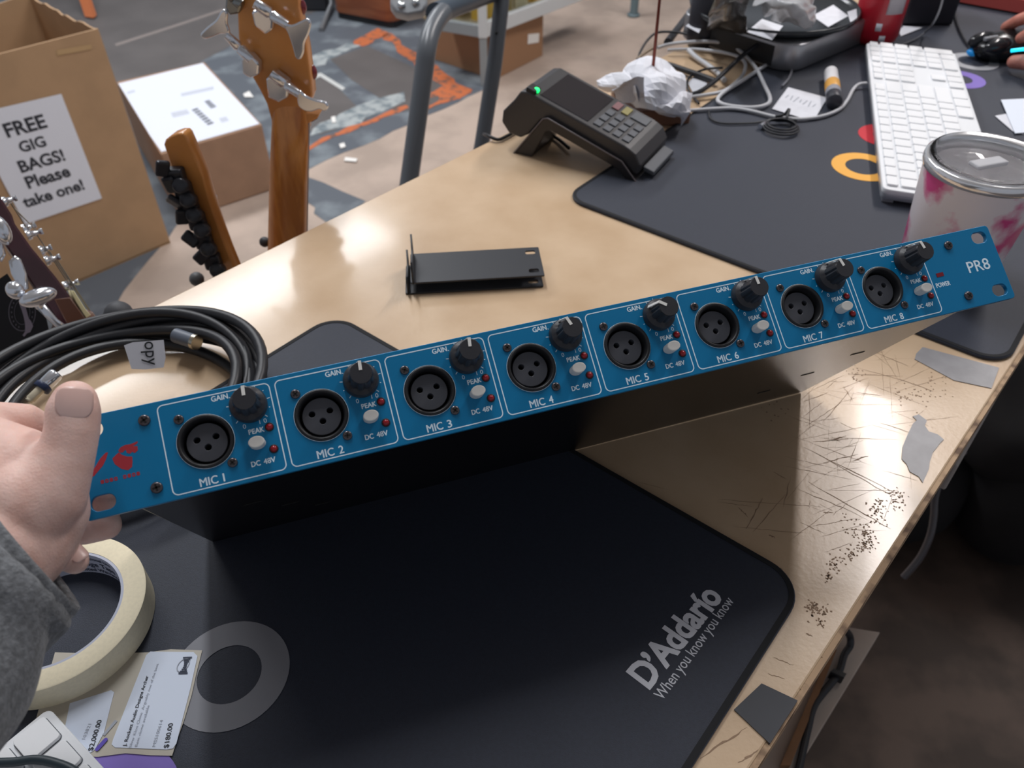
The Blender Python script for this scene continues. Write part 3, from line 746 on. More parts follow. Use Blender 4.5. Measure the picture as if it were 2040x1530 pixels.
# emblem on the label: an ellipse ring crossed by a small word
p = at_z((365, 1325), zt + 0.0008); e0 = flat_curve([circle(0, 0, 0.0042, 32, 0.0030), circle(0, 0, 0.0037, 32, 0.0026)], 0.0001)
put('label_emblem', join([(e0, Mx.Translation(p) @ Mx.Rotation(math.radians(70), 4, 'Z'))]), grey_print, strip)
items = []; ea, eb = at_z((374, 1308), zt + 0.0009), at_z((364, 1343), zt + 0.0009); ed = (eb - ea).normalized(); ew = V((-ed.y, ed.x, 0)); el = (eb - ea).length
for k in range(9):
    f_ = k / 8 * 2 - 1; hw = 0.0008 + 0.0016 * abs(f_) ** 1.6; c_ = ea + ed * (el * (k + 0.5) / 9); mb = MB()
    mb.prism([c_ - ed * el * 0.04 - ew * hw, c_ + ed * el * 0.04 - ew * hw, c_ + ed * el * 0.04 + ew * hw, c_ - ed * el * 0.04 + ew * hw], (0, 0, 0.0001)); items.append((mb.mesh(), None))
put('label_emblem_bar', join(items), dark_print, strip)
items = [(flat_curve([rrect(-0.0036, -0.0011, 0.0036, 0.0011, 0.001)], 0.0001), Mx.Translation(at_z((202, 1483), zt + 0.0008)) @ Mx.Rotation(math.radians(62), 4, 'Z'))]
put('purple_mark', join(items), mat('purple_mark', '5a48b0', 0.6), strip)
# ---- near white keyboard
kb_white = mat('white_keyboard', 'e9ebee', 0.4); key_white = mat('white_key', 'f1f2f4', 0.38); kb_alu = mat('keyboard_aluminium', 'b9bcc2', 0.35, 0.7)
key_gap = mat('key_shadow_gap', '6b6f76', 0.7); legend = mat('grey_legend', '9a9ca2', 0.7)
def keyframe(c, ax, ay, z):
    return basis(V((c.x, c.y, DESK + z)), ax.normalized(), ay.normalized(), V((0, 0, 1)))
kc = at_z((97, 1409), 0.012); ke = (at_z((205, 1528), 0.012) - kc); ax = ke.normalized(); ay = V((-ax.y, ax.x, 0))
nk = empty('computer_keyboard', 'corner of a white keyboard poking in beside the price labels', 'keyboard', kc)
mw = keyframe(kc, ax, -ay, MT)       # x along the visible long edge, y away from it (towards the camera)
mw.translation.z = DESK + MT
mk = Mx.Identity(4); mk = mw
me = flat_curve([rrect(0, -0.26, 0.114, 0, 0.004)], 0.0085, 0.0006)
fx = lambda x, y, z: mw @ V((x, -y, z))
me.transform(mw @ Mx.Diagonal((1, -1, 1, 1)) @ Mx.Translation((0, 0, 0))); me.flip_normals()
put('keyboard_body', me, kb_white, nk)
for i, (x0, y0, w, h) in enumerate(((0.0035, 0.0040, 0.0165, 0.0165), (0.0225, 0.0040, 0.0165, 0.0165), (0.0415, 0.004, 0.0165, 0.0165), (0.0605, 0.004, 0.0165, 0.0165), (0.0035, 0.0230, 0.0165, 0.0165), (0.0225, 0.023, 0.0165, 0.0165), (0.0415, 0.023, 0.0165, 0.0165))):
    g = flat_curve([rrect(x0 - 0.0004, -(y0 + h) - 0.0004, x0 + w + 0.0004, -y0 + 0.0004, 0.0022)], 0.0002); g.transform(mw @ Mx.Diagonal((1, -1, 1, 1)) @ Mx.Translation((0, 0, 0.0085))); g.flip_normals()
    kg = put('key', g, key_gap, nk)
    g = flat_curve([rrect(x0, -(y0 + h), x0 + w, -y0, 0.002)], 0.0022, 0.0003); g.transform(mw @ Mx.Diagonal((1, -1, 1, 1)) @ Mx.Translation((0, 0, 0.0086))); g.flip_normals()
    put('keycap', g, key_white, kg)
# dark cable crossing the corner
m = MB(); m.tube(smooth_path([at_z(u, 0.016) for u in ((-40, 1520), (25, 1518), (70, 1513), (110, 1520), (150, 1538), (190, 1580))], 8), 0.0022, 10)
tag(m.build('cable', mat('dark_teal_cable', '26343b', 0.45)), 'dark cable lying over the white keyboard corner', 'cable')
# ---- the far keyboard
kO = V((0.370, 0.7175, 0)); ka = math.radians(73.6); ax = V((math.cos(ka), math.sin(ka), 0)); ay = V((ax.y, -ax.x, 0))
fk = empty('computer_keyboard', 'white full-size keyboard on the far desk mat, behind the pink tumbler', 'keyboard', V((kO.x, kO.y, DESK + MT)))
def kbm(z): return Mx(((ax.x, ay.x, 0, kO.x), (ax.y, ay.y, 0, kO.y), (0, 0, 1, DESK + MT + z), (0, 0, 0, 1)))
KL, KW = 0.430, 0.1145
# wedge: the rear (left) edge is higher
tilt = Mx.Identity(4); tilt[2][1] = -0.030; 
def kput(name, me, m_, parent, z=0):
    me.transform(kbm(0.0128 + z) @ tilt); me.flip_normals(); return put(name, me, m_, parent)
me = flat_curve([rrect(0, 0, KL, KW, 0.007)], 0.0055, 0.0008); me.transform(Mx.Translation((0, 0, -0.0022))); kput('keyboard_body', me, kb_white, fk)
m = MB(); m.prism([V((0.004, 0.003, 0.0004)), V((0.004, 0.014, 0.0004)), V((0.004, 0.014, 0.0075)), V((0.004, 0.003, 0.0095))], (KL - 0.008, 0, 0)); me = m.mesh(); me.transform(kbm(0)); put('rear_rail', me, kb_alu, fk)
mm_ = flat_curve([rrect(0.0005, 0.0005, KL - 0.0005, KW - 0.0005, 0.0065)], 0.006, 0.0005); mm_.transform(Mx.Translation((0, 0, -0.0080))); kput('underside_shell', mm_, kb_alu, fk)
KEYS = []
def row(y, h, x, ws, gap=0.0025, u=0.019):
    for w in ws:
        if w > 0: KEYS.append((x + gap / 2, y, w * u - gap, h))
        x += abs(w) * u
xm = 0.0065
row(0.004, 0.0105, xm, [1.1] * 13 + [1.1][:0])
xn = xm + 15 * 0.019 + 0.004
row(0.004, 0.0105, xn, [1, 1, 1]); xp = xn + 3 * 0.019 + 0.004; row(0.004, 0.0105, xp, [0.98] * 4)
ys = [0.0175 + 0.0190 * i for i in range(5)]
row(ys[0], 0.0165, xm, [1] * 13 + [2]); row(ys[1], 0.0165, xm, [1.5] + [1] * 12 + [1.5]); row(ys[2], 0.0165, xm, [1.8] + [1] * 11 + [2.2])
row(ys[3], 0.0165, xm, [2.4] + [1] * 10 + [2.6]); row(ys[4], 0.0165, xm, [1.6, 1.3, 1.6, 6, 1.6, 1.3, 1.6])
row(ys[0], 0.0165, xn, [1, 1, 1]); row(ys[1], 0.0165, xn, [1, 1, 1]); row(ys[3], 0.0165, xn, [-1, 1]); row(ys[4], 0.0165, xn, [1, 1, 1])
for r_ in range(3): row(ys[r_], 0.0165, xp, [1, 1, 1, 1])
row(ys[3], 0.0165, xp, [1, 1, 1]); row(ys[4], 0.0165, xp, [2, 1])
KEYS.append((xp + 3 * 0.019 + 0.00125, ys[3], 0.0165, 0.0355))
cache = {}
# the keys under the tumbler's silhouette come last; only the ones in view are built
for x0, y0, w, h in KEYS:
    key = (round(w, 4), round(h, 4))
    if key not in cache:
        me = flat_curve([rrect(0, 0, w, h, 0.0018, 3)], 0.0022, 0.0004); me.transform(kbm(0).to_3x3().to_4x4() @ tilt); me.flip_normals(); cache[key] = me
        me.materials.append(key_white)
    p = kbm(0.0128) @ tilt @ V((x0, y0, 0.0034))
    if len([c for c in fk.children if c.name.startswith('key') and not c.name.startswith('keyb')]) >= 100: break
    if x0 < 0.11 and y0 > 0.062: continue
    o = bpy.data.objects.new('key', cache[key]); COL.objects.link(o); o.parent = fk
    o.matrix_basis = mw_of(fk).inverted() @ Mx.Translation(p)
# ---- tumbler
TB = V((0.383, 0.592, DESK + MT))
tum = empty('tumbler', 'white tumbler with pink swirls and a clear lid behind the blue panel', 'tumbler', TB)
swirl = mat('pink_swirl_enamel', 'eae4ea', 0.35, col2='d4508e', vscale=22, lo=0.49, hi=0.60, spec=0.5)
m = MB(); m.lathe([(0.0, 0.0), (0.036, 0.0), (0.038, 0.002), (0.0465, 0.098), (0.0468, 0.101)], 64, Mx.Translation(TB), caps=False); m.build('cup_body', swirl, tum)
steel = mat('polished_steel', 'f0f1f4', 0.12, 0.7)
m = MB(); m.lathe([(0.0465, 0.1000), (0.0478, 0.1005), (0.0486, 0.1045), (0.0478, 0.1085), (0.0452, 0.1095), (0.0436, 0.1080), (0.0430, 0.098), (0.0445, 0.098)], 72, Mx.Translation(TB), caps=False); m.build('steel_rim', steel, tum)
clear = mat('clear_plastic_lid', 'ffffff', 0.03, trans=1.0, ior=1.25)
lid = MB(); lid.lathe([(0.0, 0.0992), (0.038, 0.0992), (0.0395, 0.1000), (0.0405, 0.1060), (0.0440, 0.1095), (0.0452, 0.1110), (0.0440, 0.1125), (0.0405, 0.1110), (0.0385, 0.1025), (0.037, 0.1008), (0.0, 0.1008)], 64, Mx.Translation(TB))
lido = lid.build('lid', clear, tum)
m = MB(); m.box((0, 0, 0), (0.030, 0.012, 0.004), Mx.Translation(TB + V((0.004, 0.006, 0.103))) @ Mx.Rotation(0.3, 4, 'Z')); o = m.build('lid_slider', mat('milky_slider', 'e8e8ec', 0.2, trans=0.4), lido, bevel=0.0015)
m = MB(); m.lathe([(0.0442, 0.0985), (0.0440, 0.097), (0.0360, 0.012), (0.0, 0.010)], 48, Mx.Translation(TB), caps=False); m.build('steel_lining', mat('brushed_lining', 'f0eef0', 0.25, 0.2), tum)
# ---- rack ears: two folded black brackets lying side by side
ear_m = mat('satin_black_steel', '34363b', 0.4)
def plate3(o, x, y, n, polys, th, bev=0.0003):
    me = flat_curve(polys, th, bev); me.transform(basis(o, x, y, n)); return me
def rack_ear(pA, pB, wid, z, label, up):
    """plate from pA to pB (near long edge) lying at height z, with an upright flange at pA"""
    x = (pB - pA); L = x.length; x.normalize(); y = V((-x.y, x.x, 0)); zz = V((0, 0, 1))
    e = empty('rack_ear', label, 'bracket', pA)
    holes = [rrect(L - 0.013, wid * 0.12, L - 0.004, wid * 0.24, 0.0018), rrect(L - 0.013, wid * 0.76, L - 0.004, wid * 0.88, 0.0018)]
    put('flat_plate', plate3(pA + zz * z, x, y, zz, [rrect(0, 0, L, wid, 0.0015)] + holes, 0.0016), ear_m, e)
    put('flange', plate3(pA + zz * z + x * 0.0016, y, zz, x, [[(0.0, 0), (wid, 0), (wid, up), (wid * 0.93, up + 0.002), (wid * 0.80, up * 0.6), (wid * 0.25, up * 0.6), (wid * 0.06, up), (0.0, up)]], 0.0016), ear_m, e)
    return e
a, b = at_z((808, 588)), at_z((1083, 573))
rack_ear(a, b, 0.044, 0.0003, 'lower black rack ear bracket lying flat on the wood, under its twin', 0.018)
a2, b2 = at_z((817, 560), 0.014), at_z((1085, 556), 0.008)
rack_ear(V((a2.x, a2.y, DESK)) , V((b2.x, b2.y, DESK)), 0.046, 0.0105, 'upper black rack ear bracket resting on top of its twin', 0.022)
# ---- card reader on its stand
rA, rB = at_z((1030, 303)), at_z((1262, 362)); rx = (rB - rA).normalized(); ry = V((-rx.y, rx.x, 0)); RW = 0.078
rd = empty('card_reader', 'black card payment terminal with green light, sloping on its stand at the counter edge', 'card reader', rA)
dark_g = mat('dark_grey_plastic', '3b3a3c', 0.38); screen_m = mat('dark_glass_screen', '2b282b', 0.08, spec=0.7); key_g = mat('grey_rubber_key', '52555b', 0.5)
def R_(a, z, y=0.0): return V((rA.x, rA.y, DESK)) + rx * a + V((0, 0, z)) + ry * y
prof = [(0.013, 0.0715), (0.004, 0.0700), (-0.004, 0.0590), (-0.018, 0.0440), (-0.020, 0.0310), (-0.011, 0.0200), (0.004, 0.0175), (0.014, 0.024), (0.030, 0.0440), (0.038, 0.046), (0.063, 0.0385), (0.127, 0.0200), (0.141, 0.0080), (0.146, 0.0090), (0.147, 0.0200), (0.141, 0.0305), (0.134, 0.0345), (0.128, 0.0370)]
m = MB(); m.prism([R_(a, z, 0.0) for a, z in prof], ry * RW); o = m.build('terminal_body', dark_g, rd, bevel=0.0022, seg=3)
t0, t1 = V((0.013, 0.0, 0.0715)), V((0.128, 0.0, 0.0370))
tx = (R_(t1.x, t1.z) - R_(t0.x, t0.z)); TL = tx.length; tx.normalize(); tn = tx.cross(ry).normalized(); tn = tn if tn.z > 0 else -tn
def T_(u, v, h=0.0): return R_(t0.x, t0.z) + tx * (u * TL) + ry * (v * RW) + tn * h
def tquad(name, u0, v0, u1, v1, h, th, m_, parent, bev=0.0):
    m = MB(); m.prism([T_(u0, v0, h), T_(u1, v0, h), T_(u1, v1, h), T_(u0, v1, h)], tn * th); return m.build(name, m_, parent, bevel=bev)
tquad('screen', 0.10, 0.08, 0.60, 0.92, -0.0003, 0.0010, screen_m, rd, 0.0004)
for i in range(3):
    for j in range(4):
        if i == 2 and j in (0,): pass
        u0 = 0.645 + 0.098 * j; v0 = 0.10 + 0.19 * i
        if j < 4: tquad('keypad_button', u0, v0, u0 + 0.07, v0 + 0.145, -0.0002, 0.0016, key_g, rd, 0.0005)
for j, c in enumerate(('7d5558', '8d8450', '55585d')):
    u0 = 0.645 + 0.098 * j; tquad('keypad_button', u0, 0.70, u0 + 0.07 + (0.098 if j == 2 else 0), 0.91, -0.0002, 0.0016, mat('key_tint_' + c, c, 0.5), rd, 0.0005)
m = MB(); m.ball(T_(0.045, 0.10, 0.0015), (0.0044, 0.0044, 0.0030), 14, 8); m.build('status_light', mat('green_led', '20e070', 0.3, emit='18f070', estr=2.2), rd)
m = MB(); m.box((0, 0, 0), (0.012, 0.014, 0.006), frame(T_(0.02, 0.10, 0.001), tx, tn)); m.build('corner_cap', mat('soft_black', '161618', 0.5), rd, bevel=0.002)
m = MB(); P = [R_(0.1475, 0.010, RW * 0.12), R_(0.1475, 0.010, RW * 0.86), R_(0.160, 0.0065, RW * 0.86), R_(0.160, 0.0065, RW * 0.12)]; m.prism(P, V((0, 0, 0.005))); m.build('card_slot_lip', key_g, rd, bevel=0.001)
for i in range(2):
    pass
stand_m = mat('stand_black', '2a2728', 0.35)
out_ = [(-0.002, 0.0), (0.034, 0.0475), (0.040, 0.0495), (0.128, 0.0215), (0.146, 0.0030), (0.136, 0.0), (0.126, 0.010), (0.118, 0.0135), (0.044, 0.036), (0.038, 0.034), (0.020, 0.0)]
m = MB(); m.prism([R_(a, z, -0.0035) for a, z in out_], ry * (RW * 0.72)); m.build('stand', stand_m, rd, bevel=0.0012)
m = MB(); m.tube([R_(a, z, -0.0040) for a, z in out_[:5]], 0.0008, 6); m.build('stand_trim', mat('stand_trim', '6c6466', 0.35), rd)
m = MB(); m.tube(smooth_path([R_(0.05, 0.004, 0.03), R_(0.02, 0.003, 0.05), R_(-0.02, 0.003, 0.055), at_z((1012, 270), 0.003), at_z((992, 278), 0.003), at_z((992, 278), 0.002) + W_ * 0.016, at_z((992, 278), -0.03) + W_ * 0.024, at_z((992, 278), -0.14) + W_ * 0.026], 6), 0.0020, 8)
tag(m.build('cable', blk_plastic), 'thin black lead running from the card reader over the counter edge', 'cable')
# ---- receipt spike
sp = at_z((1292, 222))
spk = empty('receipt_spike', 'rust red receipt spike on a small wooden block', 'receipt spike', sp)
tip = above((1319, -60), V((sp.x, sp.y, 0)))
m = MB(); m.box(V((sp.x, sp.y, DESK + 0.009)), (0.085, 0.085, 0.018), None); o = m.build('wooden_block', mat('brown_block', '7b5744', 0.5), spk, bevel=0.002)
base = V((sp.x, sp.y, DESK + 0.018)); top_ = at_depth((1317, -30), (M_WC.transposed() @ (V((sp.x, sp.y, DESK + 0.2)) - CAM0)).z)
m = MB(); m.tube([base - V((0, 0, 0.004)), top_], [0.0022, 0.0016], 10); m.build('spike_rod', mat('rust_red_rod', '7e3a2e', 0.35, 0.4), spk)
# crumpled receipts skewered on it, each a curled sheet
paper = mat('receipt_paper', 'dcdde4', 0.75, var=0.06, vscale=60)
paper2 = mat('receipt_paper_grey', 'bfc0ca', 0.75, var=0.1, vscale=60)
def curled(name, px_grid, z_grid, m_, label, cat='receipt', group=None, th=0.0003, crease=0.003, facet=None):
    """sheet through rows of pixel points with given heights, smoothed"""
    ctrl = [[at_z(u, z) for u, z in zip(r_, zr)] for r_, zr in zip(px_grid, z_grid)]
    rows = [smooth_path(r_, facet or 5) for r_ in ctrl]; cols = [smooth_path(list(c_), facet or 5) for c_ in zip(*rows)]
    nr, nc = len(cols[0]), len(cols); vs = []; fs = []; rr = random.Random(len(label)); ph = [rr.uniform(0, 6) for _ in range(4)]
    for i in range(nr):
        for j in range(nc):
            p = cols[j][i]; k_ = crease * (abs(math.sin(0.55 * i + 0.35 * j + ph[0])) + 0.7 * abs(math.sin(0.5 * j - 0.4 * i + ph[1])) + 0.5 * math.sin(1.1 * i + 0.9 * j + ph[2]))
            vs.append(p + V((0.2 * k_, -0.5 * k_, k_)))
    for i in range(nr - 1):
        for j in range(nc - 1): fs.append((i * nc + j, i * nc + j + 1, (i + 1) * nc + j + 1, (i + 1) * nc + j))
    mb = MB(); mb.add(vs, fs, None, facet is None); o = mb.build(name, m_)
    if facet is None:
        s = o.modifiers.new('sub', 'SUBSURF'); s.levels = 1; s.render_levels = 1
    s = o.modifiers.new('t', 'SOLIDIFY'); s.thickness = th
    return tag(o, label, cat, group)
curled('receipt', [[(1250, 128), (1285, 122), (1325, 128), (1350, 150)], [(1235, 155), (1275, 150), (1320, 155), (1362, 172)], [(1238, 195), (1285, 190), (1325, 190), (1368, 200)], [(1262, 225), (1300, 222), (1340, 216), (1365, 212)]],
       [[0.040, 0.052, 0.054, 0.046], [0.036, 0.056, 0.058, 0.044], [0.030, 0.046, 0.048, 0.036], [0.022, 0.034, 0.034, 0.024]], paper, 'white receipt crumpled over the top of the spike', 'receipt', 'spiked receipts', facet=3, crease=0.0045)
curled('receipt', [[(1185, 168), (1215, 152), (1250, 152)], [(1190, 182), (1228, 172), (1262, 180)], [(1215, 190), (1245, 200), (1270, 215)]],
       [[0.022, 0.030, 0.045], [0.016, 0.034, 0.050], [0.012, 0.024, 0.030]], paper, 'white receipt end hanging out on the card reader side of the spike', 'receipt', 'spiked receipts', facet=3, crease=0.0045)
curled('receipt', [[(1240, 170), (1262, 158), (1278, 165)], [(1215, 186), (1255, 182), (1283, 190)], [(1225, 202), (1252, 208), (1275, 215)]],
       [[0.050, 0.062, 0.062], [0.030, 0.045, 0.050], [0.022, 0.030, 0.028]], paper2, 'greyish curled receipt on the spike showing its inside', 'receipt', 'spiked receipts', facet=3, crease=0.0045)
curled('receipt', [[(1330, 195), (1355, 185), (1374, 196)], [(1322, 215), (1352, 215), (1374, 222)], [(1300, 226), (1340, 232), (1366, 240)], [(1340, 240), (1352, 248), (1356, 252)]],
       [[0.040, 0.040, 0.026], [0.036, 0.038, 0.024], [0.030, 0.030, 0.016], [0.018, 0.010, 0.006]], paper, 'white receipt tail curling down the near side of the spike block', 'receipt', 'spiked receipts', facet=3, crease=0.0045)
# ---- loose papers
def sheet(px, z, label, m_=None, name='paper_note', cat='paper', th=0.0003, mid=None):
    mb = MB(); mb.prism([at_z(u, z) for u in px], (0, 0, th)); return tag(mb.build(name, m_ or paper), label, cat)
note = empty('paper_note', 'square white note with faint writing beside the glue stick', 'paper', at_z((1590, 205), MT))
m = MB(); m.prism([at_z(u, MT + 0.001) for u in ((1570, 174), (1648, 195), (1622, 239), (1600, 236), (1538, 217))], (0, 0, 0.0003)); m.build('sheet', paper, note)
items = []; 
for k in range(7):
    a0 = at_z((1568 + 9 * k, 192 + 3 * k), MT + 0.0015); mb = MB(); mb.box((0, 0, 0), (0.010 + 0.004 * (k % 3), 0.0012, 0.0001)); items.append((mb.mesh(), Mx.Translation(a0) @ Mx.Rotation(0.9 + 0.2 * (k % 2), 4, 'Z')))
put('faint_writing', join(items), grey_print, note)
sheet([(1370, 165), (1385, 150), (1412, 160), (1400, 182), (1380, 184)], 0.002, 'small white paper scrap on the wood under the cable tangle')
sheet([(1994, 199), (2060, 196), (2070, 262), (2022, 266)], MT + 0.002, 'pale blue paper slip at the edge beyond the keyboard, lying on top', mat('pale_blue_paper', 'dfe6f2', 0.7))
sheet([(1982, 231), (2004, 227), (2040, 268), (2018, 262)], MT + 0.0008, 'folded white slip poking from under the pale blue slip', paper)
sheet([(1790, 62), (1800, 52), (1838, 55), (1795, 72)], MT + 0.001, 'white paper corner under the black speaker box')
# ---- glue stick lying on the mat
g0, g1 = at_z((1655, 142), MT + 0.010), at_z((1662, 203), MT + 0.010)
gs = empty('glue_stick', 'white glue stick with orange band and black base lying on the far mat', 'glue stick', (g0 + g1) / 2)
d_ = (g1 - g0); gl = d_.length; fm = basis(g0, d_.normalized().cross(V((0, 0, 1))), V((0, 0, 1)), d_.normalized())
gw = mat('white_glossy_plastic', 'e4e2e4', 0.3)
m = MB(); m.lathe([(0, 0), (0.006, 0.0005), (0.0085, 0.004), (0.0088, gl * 0.42)], 24, fm); m.build('cap', gw, gs)
m = MB(); m.lathe([(0.0090, gl * 0.42), (0.0092, gl * 0.425), (0.0092, gl * 0.66), (0.0090, gl * 0.665)], 24, fm); m.build('orange_band', mat('orange_band', 'e3a955', 0.4), gs)
m = MB(); m.lathe([(0.0090, gl * 0.665), (0.0092, gl * 0.67), (0.0092, gl * 0.80)], 24, fm); m.build('grey_band', mat('grey_band', '9b9ca4', 0.4), gs)
m = MB(); m.lathe([(0.0092, gl * 0.80), (0.0094, gl * 0.805), (0.0094, gl * 0.99), (0.0088, gl), (0, gl)], 24, fm); m.build('base', mat('dark_grey_base', '3c3d44', 0.4), gs)
# ---- coil of black cable with a paper flag
coilm = mat('black_cable_rubber', '25262a', 0.42, spec=0.5)
coil = empty('cable_coil', 'coil of thick black cable with a white paper flag, on the counter above the hand', 'cable', at_z((270, 740)))
cc = V((-0.283, 0.418, DESK))
def loop(rx_, ry_, rot, ox, oy, z, r, seed, a0=0.0, a1=2 * PI, n=72, zw=0.006):
    rnd = random.Random(seed); ph = rnd.uniform(0, 6); pts = []
    for k in range(n + 1):
        a = a0 + (a1 - a0) * k / n
        w = 1 + 0.02 * math.sin(3 * a + ph)
        p = V((rx_ * math.cos(a) * w, ry_ * math.sin(a) * w, 0)); p = Mx.Rotation(rot, 3, 'Z') @ p
        pts.append(V((cc.x + ox + p.x, cc.y + oy + p.y, DESK + z + zw * (1 + math.sin(2 * a + ph)))))
    return pts
m = MB()
for i, (a_, b_, rot, ox, oy, z, s) in enumerate(((0.103, 0.098, 0.1, 0, 0, 0.022, 1), (0.100, 0.092, 0.2, 0.002, -0.002, 0.012, 2), (0.093, 0.088, 0.0, 0.006, 0.001, 0.006, 3), (0.088, 0.083, 0.3, -0.004, -0.002, 0.016, 4), (0.083, 0.078, 0.5, 0.004, -0.004, 0.004, 5), (0.096, 0.089, -0.2, -0.002, 0.001, 0.017, 6), (0.090, 0.084, 0.6, 0.001, 0.003, 0.011, 8))):
    L = loop(a_, b_, rot, ox, oy, z, 0.0041, s); m.tube(L[:-1], 0.0041, 10, closed=True)
m.build('cable_loops', coilm, coil)

flag_m = mat('white_cloth_label', 'cdced6', 0.8)
P = [(247, 688), (264, 682), (326, 677), (330, 712), (326, 732), (290, 736), (262, 735)]
fp = at_z((290, 705), 0.036); fn = (CAM0 - fp).normalized()
m = MB(); m.prism([at_plane(u, fp, fn) for u in P], -fn * 0.0006); fo = m.build('paper_flag', flag_m, coil)
x = (at_plane((318, 735), fp, fn) - at_plane((300, 676), fp, fn)).normalized(); 
dn_ = (at_plane((296, 735), fp, fn) - at_plane((290, 676), fp, fn)).normalized()
q = at_plane((287, 680), fp, fn) + fn * 0.0006
yv = fn.cross(dn_).normalized()
t = text_mesh('opy', 1.0, 1.0, 0.005); k = 0.0125
put('flag_writing', join([(t, basis(q, dn_, yv, fn) @ Mx.Diagonal((k * 0.95, k, 1, 1)))]), black_print, fo)
chrome = mat('bright_chrome', 'dfe3ea', 0.14, 0.82); brass = mat('pale_metal', 'b9b3a4', 0.25, 1.0)
# jack plugs lying among the loops
def plug(a, b, parent):
    d = (b - a).normalized(); L = (b - a).length; mw = basis(a, d.orthogonal().normalized(), d.cross(d.orthogonal().normalized()), d)
    m = MB(); m.lathe([(0, 0), (0.0048, 0), (0.0052, L * 0.06), (0.0052, L * 0.40), (0.0046, L * 0.42)], 20, mw); o = m.build('plug', chrome, parent)
    m = MB(); m.lathe([(0.0058, L * 0.42), (0.0060, L * 0.44), (0.0060, L * 0.55), (0.0054, L * 0.57)], 20, mw); m.build('navy_collar', mat('navy_collar', '24304e', 0.4), o)
    m = MB(); m.lathe([(0.0032, L * 0.57), (0.0032, L * 0.92), (0.0022, L * 0.95), (0.0030, L * 0.97), (0.001, L), (0, L)], 16, mw); m.build('plug_tip', mat('cream_tip', 'd8cdb4', 0.3, 0.2), o)
plug(at_z((113, 744), 0.030), at_z((56, 800), 0.024), coil)
m = MB(); a, b = at_z((350, 668), 0.020), at_z((415, 690), 0.020); m.tube([a, a.lerp(b, 0.55)], 0.0058, 16); m.build('heat_shrink', mat('slate_sleeve', '5d6470', 0.4), coil)
m = MB(); m.tube([a.lerp(b, 0.56), a.lerp(b, 0.66)], 0.0062, 16); m.build('sleeve_ring', brass, coil)
# small black thing behind the coil at the counter edge
m = MB(); m.ball(at_z((237, 628), 0.004), (0.012, 0.012, 0.012), 16, 10); tag(m.build('rubber_foot', mat('dark_rubber', '3f4044', 0.6)), 'small dark rubber knob at the counter edge behind the coil', 'knob')
# ---- cable tangle in front of the computer
wc = mat('white_cable', 'c3c4c8', 0.45); bc = mat('black_cable', '232429', 0.45)
def wire(px, zs, r, m_, label, name='cable', n=8, group=None):
    pts = [at_z(u, z) for u, z in zip(px, zs if isinstance(zs, (list, tuple)) else [zs] * len(px))]
    mb = MB(); mb.tube(smooth_path(pts, n), r, 8); return tag(mb.build(name, m_), label, 'cable', group)
wire([(1727, 166), (1712, 168), (1700, 178), (1688, 200), (1672, 218), (1640, 231), (1600, 237), (1570, 236), (1540, 232), (1500, 222), (1460, 216), (1420, 217), (1375, 220), (1340, 222)], [0.010, 0.009] + [MT + 0.003] * 9 + [MT + 0.003] * 3, 0.0022, wc, 'white keyboard lead running from the keyboard rear across the mat')
wire([(1565, 117), (1540, 122), (1510, 140), (1480, 160), (1445, 182), (1430, 197), (1438, 207), (1470, 213), (1505, 214), (1528, 208), (1534, 196), (1524, 172), (1505, 135), (1478, 105), (1455, 90), (1420, 83), (1370, 84), (1335, 88), (1310, 95)], [0.012] + [MT + 0.004] * 12 + [0.014, 0.016, 0.016, 0.014, 0.008, 0.006], 0.0025, wc, 'white lead looping in a triangle in front of the aluminium computer')
wire([(1330, 100), (1380, 98), (1430, 103), (1468, 112), (1484, 125), (1482, 145), (1465, 165), (1440, 182), (1400, 190), (1365, 195)], [0.008, 0.010, 0.014, 0.014, 0.010, 0.006, 0.006, 0.006, 0.006, 0.004], 0.0023, wc, 'second white lead curving beside the black power cord')
wire([(1372, 100), (1388, 115), (1410, 130), (1430, 145), (1443, 160)], [0.010, 0.007, 0.005, 0.005, 0.006], 0.0035, wc, 'short thick white lead on the wood under the tangle')
wire([(1270, 118), (1285, 105), (1310, 92), (1345, 85)], 0.005, 0.0022, mat('tan_cable', '8a7a68', 0.5), 'tan lead at the counter edge behind the spike')
wire([(1272, 122), (1275, 105), (1290, 80), (1310, 65), (1345, 64), (1375, 70), (1395, 78)], [0.003, 0.006, 0.010, 0.012, 0.014, 0.014, 0.012], 0.0018, bc, 'thin black lead arching behind the receipt spike')
wire([(1268, 123), (1300, 125), (1335, 130), (1370, 142), (1400, 152), (1425, 162)], [0.002, 0.005, 0.006, 0.007, 0.007, 0.007], 0.0040, bc, 'thick black cord running from the spike towards the mat corner')
wire([(1520, 84), (1505, 92), (1480, 110), (1450, 138), (1420, 165), (1395, 182), (1378, 188)], [0.030, 0.028, 0.022, 0.016, 0.012, 0.008, 0.006], 0.0030, bc, 'black power cord dropping diagonally over the white leads')
wire([(1440, 135), (1405, 138), (1378, 150), (1368, 165), (1372, 180), (1385, 198), (1392, 206)], [0.012, 0.008, 0.005, 0.004, 0.004, 0.003, 0.004], 0.0016, bc, 'thin black lead curling round a paper scrap')
wire([(1555, 118), (1572, 122), (1577, 140), (1570, 158), (1558, 172)], [0.012, 0.008, MT + .003, MT + .003, MT + .003], 0.0016, mat('grey_cable', '70727a', 0.5), 'thin grey lead hooked behind the white note')
wire([(1412, 218), (1415, 235), (1435, 245), (1475, 246), (1510, 244), (1535, 238)], MT + 0.002, 0.0012, bc, 'very thin black lead lying along the white keyboard lead')
